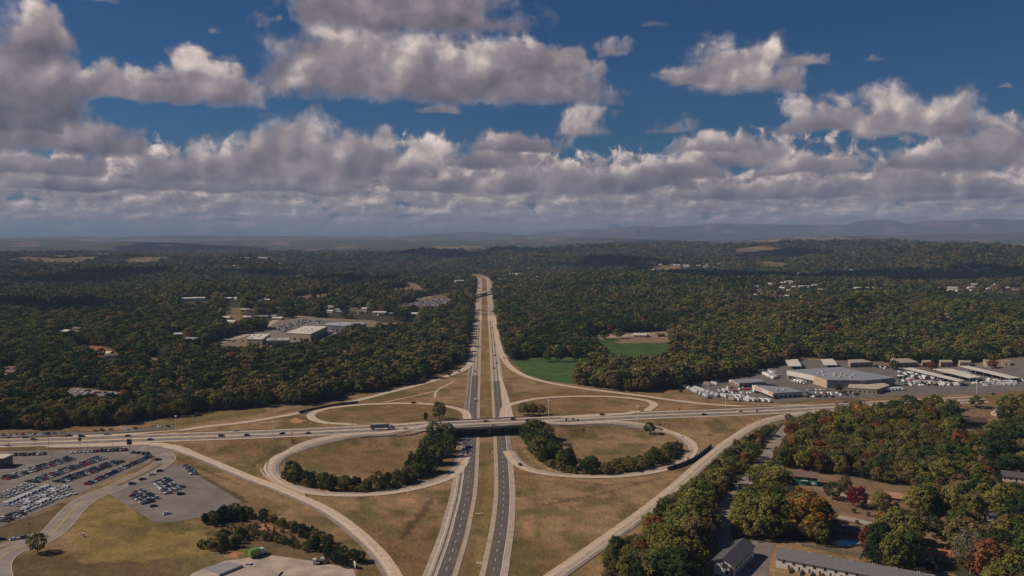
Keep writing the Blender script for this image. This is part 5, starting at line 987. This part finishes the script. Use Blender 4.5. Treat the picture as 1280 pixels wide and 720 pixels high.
PC = {'white': (.72, .71, .69), 'silver': (.42, .42, .43), 'grey': (.14, .145, .15), 'black': (.018, .018, .02), 'red': (.36, .02, .02), 'maroon': (.12, .015, .02), 'navy blue': (.02, .035, .12), 'teal': (.03, .22, .28), 'beige': (.40, .34, .26), 'dark green': (.02, .07, .04)}
rv = random.Random(21)
def vehicle(kind, colour, x, y, hd, label, group=None, z=None):
    nm, ct = VN[kind]; o = link(nm, VM_[kind], loc=(x, y, (float(terr(x, y)) if z is None else z)), rz=hd); o.color = (*PC[colour], 1); return tag(o, label, ct, group)
MIX = (['white', 'silver', 'grey', 'black', 'red', 'maroon', 'navy blue', 'beige'], [22, 14, 16, 22, 10, 6, 6, 2])
DARK = (['white', 'silver', 'grey', 'black', 'red', 'maroon', 'navy blue'], [10, 10, 22, 34, 6, 6, 8]); WHITES = (['white', 'silver'], [14, 1])
def row(p0, p1, cols, where, group, kinds=(('car', 'suv', 'pickup'), (5, 3, 2)), rows=1, sp=2.8, gap=5.6, gaps=.015, dz=.1, turn=0):
    a, c_ = P(*p0)[:2], P(*p1)[:2]; v = c_ - a; L = np.linalg.norm(v); t_ = v / L; nv = np.array([-t_[1], t_[0]]); n = max(1, int(L / sp)); th = math.atan2(nv[1], nv[0]) + turn
    for r_ in range(rows):
        for k in range(n + 1):
            if rv.random() < gaps: continue
            q = a + t_ * (k * L / n + rv.uniform(-.15, .15)) + nv * ((r_ - (rows - 1) / 2) * gap + rv.uniform(-.35, .35)); kd = rv.choices(kinds[0], kinds[1])[0]; cl = rv.choices(cols[0], cols[1])[0]
            vehicle(kd, cl, q[0], q[1], th + (0 if r_ % 2 else math.pi) + rv.uniform(-.03, .03), f'{cl} {VN[kd][1]} {where}', group, float(terr(q[0], q[1])) + dz)
row((90, 566), (157, 562.6), MIX, 'in the row nearest the highway in the dealer lot', 'dealer lot, row nearest the highway')
row((19, 569), (54, 568.4), DARK, 'in the short row beside the showroom', 'dealer lot, row by the showroom')
row((5, 599), (88, 573.5), MIX, 'in the first double row of the dealer lot', 'dealer lot, first double row', rows=2)
row((40, 603), (126, 573), MIX, 'in the second double row of the dealer lot', 'dealer lot, second double row', rows=2)
row((74, 603), (148, 577.5), DARK, 'in the third double row of the dealer lot', 'dealer lot, third double row', rows=2)
row((110, 606), (188, 571), DARK, 'in the single row along the frontage verge', 'dealer lot, row along the verge')
row((166, 566.5), (184, 567.8), MIX, 'at the rounded corner of the dealer lot', 'dealer lot, rounded corner', sp=3.4)
row((10, 632), (60, 611), WHITES, 'in the long row of white vans', 'dealer lot, white vans', (('van',), (1,)), sp=3.1)
row((26, 633), (78, 611.5), WHITES, 'in the long white rows below the vans', 'dealer lot, long white rows', (('pickup', 'van', 'suv'), (5, 2, 3)), rows=2, sp=3.0, gap=5.9)
row((1, 622), (36, 607.5), WHITES, 'in the short white rows at the left edge', 'dealer lot, short white rows', (('pickup', 'suv', 'car'), (4, 3, 3)), rows=2, gap=6.2)
row((27, 641), (60, 628), WHITES, 'in the lower white row by the verge', 'dealer lot, lower white row', (('van', 'pickup'), (3, 2)))
row((63, 626), (90, 617.5), WHITES, 'in the last white row by the entrance', 'dealer lot, last white row', (('car', 'suv', 'pickup'), (3, 3, 2)))
row((1, 652), (22, 643), MIX, 'in the bottom left corner rows of the dealer lot', 'dealer lot, bottom left corner', rows=2)
for (x0, y0, x1, y1, nm) in ((170, 616.5, 188, 628, 'left'), (166, 620, 181, 630, 'left'), (176, 614, 193, 624, 'left'), (207, 600, 222, 612, 'middle'), (201, 602, 216, 614, 'middle'), (195, 604, 210, 617, 'middle'), (232, 583, 243, 593, 'upper')):
    row((x0, y0), (x1, y1), MIX, f'in the {nm} block of the overflow car park', f'overflow car park, {nm} block', gap=5.2, sp=3.0)
for px, py, cl, kd, lb in ((209, 643, 'white', 'car', 'lone white car in the open lower part of the overflow car park'), (192, 633.5, 'grey', 'car', 'grey car just below the left block of the overflow car park'), (226, 618.5, 'black', 'suv', 'black car at the end of the middle block of the overflow car park'), (227, 609.5, 'grey', 'suv', 'dark grey car right of the middle block of the overflow car park'),
                           (190, 594, 'white', 'car', 'white car beside the frontage road at the overflow car park edge'), (178, 600, 'black', 'car', 'black car beside the frontage road at the overflow car park edge'), (165, 605.5, 'grey', 'suv', 'grey car nearest the overflow car park entrance'), (200, 589.5, 'black', 'car', 'black car at the top corner of the overflow car park'),
                           (197.5, 575.5, 'black', 'suv', 'dark car at the bend of the frontage road'), (18, 675, 'white', 'car', 'white car parked by the lower left road'), (31, 673, 'grey', 'suv', 'grey car parked by the lower left road'), (1, 675, 'black', 'car', 'black car cut by the left edge on the lower road')):
    q = P(px, py); vehicle(kd, cl, q[0], q[1], rv.choice((.6, .7, .5)), lb, z=float(q[2]) + .12)
for k in range(7): row((8 + k * 30, 547 - k * 1.95), (30 + k * 30, 545.8 - k * 1.95), MIX, 'in the strip of used cars behind the highway', 'cars in the strip behind the highway', gap=5, sp=5.2, gaps=.2, turn=.9, dz=.35)
row((4, 545), (60, 543), MIX, 'in the back row of the strip behind the highway', 'cars in the back row behind the highway', sp=4.2, dz=.35)
# traffic
def on_art(px, py, kd, cl, lb, side=None):
    z = 4.0
    for _ in range(10): q = PZ(px, py, z); z = float(art_z(q[0])) + .25
    sl_ = math.atan2(float(art_y(q[0] + 5) - art_y(q[0] - 5)), 10); vehicle(kd, cl, q[0], q[1], sl_ + (math.pi if side else 0), lb, z=z)
for px, py, kd, cl, lb in ((10, 557.5, 'car', 'white', 'white car on the highway at the far left'), (32, 547.5, 'car', 'black', 'black car in the upper lanes at the far left'), (42, 549.5, 'car', 'silver', 'silver car in the upper lanes at the far left'), (86, 545.5, 'pickup', 'black', 'black pickup on the highway above the dealer lot'), (102, 546, 'suv', 'black', 'black car right of the black pickup above the dealer lot'),
                           (134, 543.5, 'pickup', 'silver', 'silver pickup on the highway left of the slip road'), (160, 545.5, 'car', 'black', 'black car on the highway where the upper slip road joins'), (188, 550, 'car', 'navy blue', 'dark blue car on the highway where the long ramp starts'), (277, 545.5, 'suv', 'dark green', 'dark green car in the lower lanes left of the loops'), (294, 539, 'car', 'white', 'white car in the upper lanes left of the loops'),
                           (309, 544.5, 'car', 'maroon', 'maroon car in the lower lanes left of the loops'), (353, 542.5, 'car', 'navy blue', 'dark blue car in the lower lanes above the lower left loop'), (385, 542, 'car', 'grey', 'dark grey car in the lower lanes above the lower left loop'), (507, 536.5, 'car', 'white', 'white car on the highway right of the big lorry'),
                           (607.5, 527, 'car', 'red', 'red car on the overpass'), (621, 523.5, 'suv', 'white', 'white car in the far lanes of the overpass'), (617, 531.5, 'car', 'white', 'white car in the near lanes of the overpass'), (641.5, 524.5, 'car', 'black', 'black car on the overpass right of the motorway'), (672, 527.5, 'van', 'white', 'white van at the right end of the overpass'),
                           (753, 519, 'suv', 'black', 'black car on the highway beside the upper right loop'), (880, 518.5, 'car', 'black', 'black car in the lower lanes right of the loops'), (925, 514.5, 'car', 'white', 'white car on the highway before the shop'), (1242, 493.5, 'suv', 'black', 'black car on the highway near the right edge'), (1056, 503.5, 'pickup', 'grey', 'grey pickup on the highway in front of the warehouse')):
    on_art(px, py, kd, cl, lb, py < 543 and px < 500)
def on_path(path, px, py, kd, cl, lb, off=0, back=False, dz=.35):
    q = P(px, py); nr_, s = frame(path); k = int(np.argmin(np.hypot(path[:, 0] - q[0], path[:, 1] - q[1]))); k = min(max(k, 1), len(path) - 2); d = path[k + 1] - path[k - 1]; x_, y_ = path[k, 0] + nr_[k, 0] * off, path[k, 1] + nr_[k, 1] * off
    return vehicle(kd, cl, x_, y_, math.atan2(d[1], d[0]) + (math.pi if back else 0), lb, z=float(terr(x_, y_)) + dz)
on_path(RP[4], 652.5, 581, 'car', 'black', 'dark car leaving the motorway onto the lower right loop'); on_path(RP[4], 853, 546, 'car', 'white', 'upper of two white cars on the lower right loop', -.5); on_path(RP[4], 855, 574.5, 'car', 'white', 'lower of two white cars on the lower right loop', .5); on_path(RP[4], 822, 536, 'car', 'silver', 'silver car behind the lone tree on the lower right loop')
on_path(RP[1], 518, 504.5, 'suv', 'black', 'dark car on the upper left loop'); on_path(RP[0], 571, 464.5, 'car', 'grey', 'upper dark car on the upper left slip road'); on_path(RP[0], 560, 469.5, 'car', 'black', 'lower dark car on the upper left slip road')
on_path(RP[7], 628, 449, 'car', 'black', 'dark car at the head of the upper right slip road')
for (py, off, kd, cl, lb) in ((502, 1.8, 'van', 'white', 'white van on the left carriageway just beyond the overpass'), (465, 0, 'car', 'black', 'dark car where the left carriageway turns to dark asphalt'), (443, -1.8, 'suv', 'grey', 'grey car far up the left carriageway'), (412, 1.5, 'car', 'black', 'black car far up the left carriageway')):
    on_path(LPATH, np.interp(py, [b_[0] for b_ in LC_PX][::-1], [b_[1] for b_ in LC_PX][::-1]), py, kd, cl, lb, off)
for k, (py, off, kd, cl) in enumerate(((461, -1.8, 'suv', 'black'), (454, 1.8, 'car', 'grey'), (445, 0, 'car', 'black'), (432, 1.8, 'suv', 'navy blue'), (420, -1.8, 'car', 'black'), (410, 1.5, 'car', 'grey'), (390, -1.5, 'suv', 'black'), (382, 1.8, 'pickup', 'grey'), (376, -1, 'car', 'black'))):
    on_path(RPATH, np.interp(py, [b_[0] for b_ in RC_PX][::-1], [b_[1] for b_ in RC_PX][::-1]), py, kd, cl, f'{cl} {VN[kd][1]}, {("first", "second", "third", "fourth", "fifth", "sixth", "seventh", "eighth", "ninth")[k]} beyond the overpass on the right carriageway', off)
# lorries
def lorry(x, y, hd, label, trailer, cabc, L=14.5, z=None, name='articulated_lorry'):
    e = tag(empty(name, (x, y, float(terr(x, y)) + .3 if z is None else z), hd), label, 'lorry'); o = MB().box(-L / 2, L / 2, -1.28, 1.28, 1.1, 4.0).build('trailer', CARP, e, loc=(-2, 0, 0)); o.color = (*trailer, 1)
    b = MB(); loft(b, [(0, 1.2, 1.15, .6, 3.3), (1.8, 1.2, 1.1, .6, 3.4), (2.3, 1.2, 1.05, .6, 2.2), (3.6, 1.1, 1.0, .6, 1.9)], 0, [[0, 0, 0, 0], [0, 0, 2, 0], [0, 0, 0, 0]]); o = b.build('cab', [CARP, TYRE, WGL], e, loc=(L / 2 - 1.4, 0, 0)); o.color = (*cabc, 1)
    for x_ in (-L / 2 - .6, -L / 2 + .7, L / 2 - 2.6, L / 2 - 1.4, L / 2 + 1.2): b = MB(); wheels(b, (x_,), 1.24, .5, 0); b.build('wheels', TYRE, e)
    return e
z = 6.9; q = PZ(478, 536.5, z); q = PZ(478, 536.5, float(art_z(q[0])) + .3); lorry(q[0], q[1], .2, 'big lorry with a dark trailer on the highway left of the overpass', (.10, .12, .15), (.35, .38, .42), z=float(art_z(q[0])) + .3)
q = PZ(667, 529.8, 7.2); lorry(q[0], q[1], .2, 'short dark lorry at the right end of the overpass', (.05, .055, .07), (.6, .6, .6), 9, float(art_z(q[0])) + .3)
nr_, s = frame(LPATH); q = P(579, 561); k = int(np.argmin(np.hypot(LPATH[:, 0] - q[0], LPATH[:, 1] - q[1]))); lorry(LPATH[k, 0] - nr_[k, 0] * 5, LPATH[k, 1] - nr_[k, 1] * 5, -math.pi / 2 - .02, 'dark lorry with a white cab coming out from under the overpass', (.03, .03, .035), (.7, .7, .68), 9)
q = P(322, 695); e = lorry(q[0], q[1], .9, 'lime green box lorry on the gravel yard', (.13, .30, .06), (.6, .62, .58), 5.5, z=.1, name='box_lorry')
q = P(313, 709); vehicle('pickup', 'white', q[0], q[1], -.3, 'white pickup on the gravel yard below the green lorry', z=.12)
q = P(405, 704.5); e = tag(empty('tractor', (q[0], q[1], .1), .2), 'white and black tractor loader at the edge of the gravel yard', 'tractor')
b = MB(); loft(b, [(-2, .8, .7, .8, 1.4), (.2, .8, .7, .8, 1.6), (2.6, .5, .45, .8, 1.5)]); o = b.build('body', [CARP, TYRE, WGL], e); o.color = (.12, .12, .12, 1); o = MB().box(-1.6, .1, -.7, .7, 1.6, 2.9).build('cab', CARP, e); o.color = (.7, .7, .68, 1)
for x_, r_ in ((-1.3, .85), (1.9, .55)):
    for s_ in (-1, 1): MB().tube((x_, s_ * .8, r_), (x_, s_ * 1.25, r_), r_, r_, k=14).build('wheel', TYRE, e)
o = MB().box(-5.2, -3.6, -1.2, 1.2, .2, 2.6).build('bucket', CARP, e); o.color = (.6, .6, .58, 1); MB().box(-3.7, -1.8, -.5, .5, .9, 1.3).build('arm', TYRE, e)
q = P(443.5, 710); e = tag(empty('notice_board', (q[0], q[1], 0), 2.0), 'blank white board standing at the tip of the gravel yard', 'board'); MB().box(-1.6, 1.6, -.06, .06, .6, 3.2).build('panel', WHITE, e)
for x_ in (-1.5, 1.4): MB().box(x_, x_ + .12, -.1, .1, -.1, 3.3).build('post', GALV, e)
q = P(104.6, 671); e = tag(empty('utility_cabinet', (q[0], q[1], 0), .5), 'small white utility box alone in the yellowish meadow', 'cabinet'); MB().box(-.6, .6, -.5, .5, .1, 2.0).build('casing', WHITE, e); MB().box(-.75, .75, -.65, .65, -.1, .1).build('plinth', BR_CONC, e)
q = P(102, 670.4); tag(MB().tube((0, 0, 0), (0, 0, 2.2), .12, .10).build('marker_post', GALV, loc=(q[0], q[1], 0)), 'thin grey post beside the white utility box in the meadow', 'post')
q = P(599, 704); MB_ = MB().box(-1.5, 1.5, -1.5, 1.5, 0, .14); tag(MB_.build('drain_cover', BR_CONC, loc=(q[0], q[1], 0)), 'square concrete drain cover in the motorway median', 'drain cover')
# camper yards beyond the highway
CAMP = [((852, 483.5), (884, 497.5), 1.0, 'front left'), ((915, 500.3), (940, 501.6), .7, 'front middle'), ((884, 481.5), (893, 481), .4, 'upper left'), ((914, 478.5), (926, 482), .6, 'back'), ((950, 465.5), (968, 474), .6, 'upper'), ((962, 464), (972, 472), .6, 'upper'), ((988, 476), (1006, 480), .3, 'warehouse side'), ((899, 489.5), (911, 490.5), .6, 'middle'), ((945, 501.5), (960, 502.5), .8, 'shop front'),
        ((866, 486), (896, 496), .9, 'second front left'), ((905, 496.5), (936, 497.6), .7, 'inner middle'), ((1148, 479), (1196, 482), .9, 'long row below the canopies'), ((1092, 489.5), (1128, 487.5), .8, 'row beside the tan office wing'), ((1136, 466), (1158, 473), .5, 'under the nearest canopy'), ((1166, 474.5), (1190, 477.5), .7, 'below the nearest canopy'), ((1200, 466), (1216, 471), .5, 'by the middle canopy'), ((1226, 466), (1252, 471), .5, 'under the far canopy'), ((1232, 480.5), (1266, 479.5), 1.2, 'block by the highway at the right'), ((1232, 483), (1264, 482), 1.2, 'block by the highway at the right'), ((1262, 476), (1278, 476.5), .8, 'right edge')]
for p0, p1, tn, nm in CAMP: row(p0, p1, (['white', 'beige', 'silver'], [8, 1, 2]), f'in the {nm} group of the vehicle yards', f'campers, {nm}', (('camper', 'van'), (4, 1)), sp=4.2, gaps=.06, turn=tn, dz=.16)
for p0, p1, nm in (((1010, 488), (1036, 487.5), 'in front of the big warehouse'), ((1052, 488), (1072, 493), 'by the small round tree at the warehouse'), ((962, 482), (990, 487), 'behind the shop'), ((1118, 476.5), (1150, 481), 'left of the nearest canopy')): row(p0, p1, MIX, nm, 'cars ' + nm, sp=4.2, gaps=.12, dz=.16)
# the many more distant parked cars: one mass
far = MB(); fr = random.Random(4)
def far_rows(px, n, cols=4):
    pl = poly_w(px); xs = [q[0] for q in pl]; ys = [q[1] for q in pl]; k = 0
    sl_ = fr.choice((.15, .35)); y = min(ys)
    while y < max(ys):
        x = min(xs)
        while x < max(xs):
            if fr.random() < n and in_poly(np.array([x]), np.array([y]), pl)[0]:
                z_ = float(terr(x, y)) + .5; c_ = fr.choices(range(4), [5, 3, 3, 1])[0]; far.box(-.9, .9, -2.2, 2.2, z_ - .3, z_ + .7, c_, sl_, (x, y)); far.box(-.7, .7, -1.2, 1.0, z_ + .7, z_ + 1.2, c_, sl_, (x, y))
            x += 3.0
        y += 14 if y > 1400 else 10
far_rows([(88, 487), (130, 491), (172, 493), (184, 497), (170, 501), (130, 500), (100, 497)], .6)
far_rows([(338, 411), (372, 400), (405, 401), (404, 406), (380, 406), (356, 416)], .7); far_rows([(392, 418), (410, 410), (440, 410), (425, 416), (412, 423)], .6); far_rows([(255, 428), (300, 423), (306, 427), (262, 430)], .25)
far_rows([(500, 380), (530, 376), (556, 373), (564, 376), (558, 383), (545, 388), (510, 389)], .9); far_rows([(1122, 462), (1150, 468), (1165, 474), (1150, 478), (1122, 476)], .7); far_rows([(1092, 457), (1120, 458), (1124, 463), (1100, 462)], .6); far_rows([(1120, 464), (1166, 474), (1205, 479), (1200, 484), (1130, 484)], .6); far_rows([(1210, 474), (1275, 473), (1275, 478), (1215, 480)], .5); far_rows([(905, 482), (940, 482), (955, 494), (915, 494)], .35); far_rows([(1005, 490), (1050, 490), (1075, 494), (1010, 499)], .5); far_rows([(996, 470), (1010, 473), (1008, 478), (985, 474)], .5)
o = far.build('distant_parked_cars', [mat('far_white', PC['white'], .4), mat('far_grey', PC['grey'], .4), mat('far_black', PC['black'], .4), mat('far_red', PC['red'], .4)]); tag(o, 'mass of small parked cars in the distant car parks', 'parked cars', kind='stuff')

# ------------------------------------------------------------------ poles and signs
LP = [(220, 540, 12.5, 'm'), (341, 549.5, 13, 'm'), (312, 537, 7, 'p'), (411, 532, 8, 'p'), (440, 531.5, 8, 'p'), (441, 544, 9, 'p'), (519, 530, 9, 'p'), (526, 523, 9, 'p'), (686, 532, 20, 'm'), (691, 519, 8, 'p'), (702, 527, 8, 'p'), (797, 527, 12.5, 'm'), (829.5, 531, 9, 'p'), (816, 527, 6, 'p'), (907, 509.5, 12, 'm'), (929, 498, 10, 'm'), (885, 489, 9, 'm'), (897, 484, 7, 'p'), (950, 526, 10, 'p'), (1005, 503, 9, 'p'), (1221, 492, 13, 'm'), (1230, 500, 10, 'p'), (1270, 500, 10, 'p'), (225, 551, 6, 'p'), (238, 550, 5, 'p'), (268, 558.5, 9, 'p'), (365, 553, 8, 'u'), (12, 567, 9, 'u'), (44, 568, 10, 'u'), (61, 562, 11, 'u'), (109, 565, 7, 'p'), (141, 564, 8, 'p'), (185, 565, 7, 'p'), (66, 538, 8, 'u'), (190, 533, 12, 'u'), (243, 528, 8, 'p'), (38, 689, 15, 'u'), (53, 600, 8, 'l'), (84, 592, 8, 'l'), (65, 573, 8, 'l'), (115, 586, 8, 'l'), (82, 614, 8, 'l'), (922, 617, 8, 'p'), (903, 663, 9, 'u'), (863, 493, 8, 'u'), (1140, 489, 7, 'p'), (1275, 474, 9, 'l'), (1245, 486, 9, 'l')]
for k, (px, py, h_, ty) in enumerate(LP):
    q = P(px, py); nm, ct = {'m': ('light_mast', 'light mast'), 'p': ('street_lamp', 'street lamp'), 'u': ('utility_pole', 'utility pole'), 'l': ('lot_lamp', 'lot lamp')}[ty]
    side = 'in the lower left' if px < 250 and py > 555 else 'along the highway left of the loops' if px < 400 else 'around the two left loops' if px < 600 else 'around the two right loops' if px < 860 else 'by the vehicle yards' if py < 540 else 'by the side street'
    e = tag(empty(nm, (q[0], q[1], q[2]), .2), {'m': 'tall pale light mast ', 'p': 'slim street lamp with one arm ', 'u': 'wooden utility pole with a crossarm ', 'l': 'double headed lamp among the parked cars '}[ty] + side, ct, ct + 's ' + side)
    b = MB(); b.tube((0, 0, -.3), (0, 0, h_), .30 if ty == 'm' else .17, .14 if ty == 'm' else .09, k=8); b.build('pole', WOODP if ty == 'u' else (WHITE if ty == 'm' else GALV), e)
    if ty == 'u': MB().box(-1.3, 1.3, -.08, .08, h_ - 1.0, h_ - .8).build('crossarm', WOODP, e)
    elif ty == 'm': MB().box(-.9, .9, -.9, .9, h_, h_ + .35).build('lamp_head', WHITE, e)
    else:
        for s_ in ((1,) if ty == 'p' else (-1, 1)): MB().box(min(0, 2 * s_), max(0, 2 * s_), -.06, .06, h_ - .15, h_ - .05).build('arm', GALV, e); MB().box(s_ * 2 - .4, s_ * 2 + .4, -.18, .18, h_ - .25, h_ - .04).build('lamp_head', GALV, e)
for px, py, w_, h_, lb, m_ in ((162, 566, 3.4, 10, 'tall dark pylon sign between the dealer lot and the highway', STEEL), (100, 557, 2.2, 6, 'small dark sign on a post above the dealer lot', STEEL), (849, 517, 2, 5, 'small yellow sign beside the highway', ORANGEP), (612.5, 575, .6, 7, 'thin dark post sign in the median below the overpass', STEEL), (851, 497, 3, 9, 'dark pole sign at the left tip of the vehicle yards', STEEL), (946, 519, 2, 5, 'small orange sign beside the highway before the shop', ORANGEP)):
    q = P(px, py); e = tag(empty('roadside_sign', (q[0], q[1], q[2]), .1), lb, 'sign'); MB().tube((0, 0, -.3), (0, 0, h_ * .7), .2, .2, k=8).build('post', GALV, e); MB().box(-w_ / 2, w_ / 2, -.25, .25, h_ * .6, h_).build('panel', m_, e)

# ------------------------------------------------------------------ clouds added unseen above the view to cast shadows on the hills
CLM = mat('cloud_white', (.85, .85, .86), 1.0, spec=0)
def shadow_cloud(tx, ty, R, alt, k):
    """an unseen cumulus added to shade the ground around (tx, ty)"""
    s_ = alt / math.tan(SUN_EL); cx, cy = tx - s_ * math.cos(SUN_FWD), ty + s_ * math.sin(SUN_FWD); g = random.Random(k); bm = bmesh.new()
    for i_ in range(16):
        a, d = g.uniform(0, 6.28), g.uniform(0, .8) ** .7; r_ = R[0] * g.uniform(.22, .42) * (1.1 - d * .5)
        ret = bmesh.ops.create_icosphere(bm, subdivisions=3, radius=r_)
        for v in ret['verts']: p = v.co; f_ = 1 + .16 * math.sin(p.x / r_ * 5 + i_) * math.cos(p.y / r_ * 6) + .1 * math.sin(p.z / r_ * 9 + i_ * 2); v.co = Vector((p.x * f_ + math.cos(a) * d * R[0], p.y * f_ * R[1] / R[0] + math.sin(a) * d * R[1], max(p.z * f_ * .6, -30)))
    me = bpy.data.meshes.new('shadow_cloud'); bm.to_mesh(me); bm.free(); me.materials.append(CLM); me.polygons.foreach_set('use_smooth', [True] * len(me.polygons)); o = link('shadow_cloud', me, loc=(cx, cy, alt)); tag(o, 'white cumulus added out of view to shade the hills', 'shadow_cloud', kind='stuff')
SH = [((330, 345), (260, 200), 1900), ((120, 350), (300, 220), 1900), ((60, 385), (160, 110), 1500), ((760, 330), (330, 260), 2200), ((1000, 318), (600, 400), 3300), ((430, 352), (200, 130), 1900), ((940, 346), (460, 420), 1600), ((1110, 348), (520, 400), 1600), ((1270, 350), (450, 380), 1600), ((520, 317), (600, 420), 3500), ((640, 311), (500, 500), 3400), ((20, 320), (420, 500), 3000), ((230, 310), (700, 900), 4300), ((820, 304), (1000, 900), 4600)]
for k, ((px, py), R, alt) in enumerate(SH): q = P(px, py); shadow_cloud(q[0], q[1], R, alt, k)
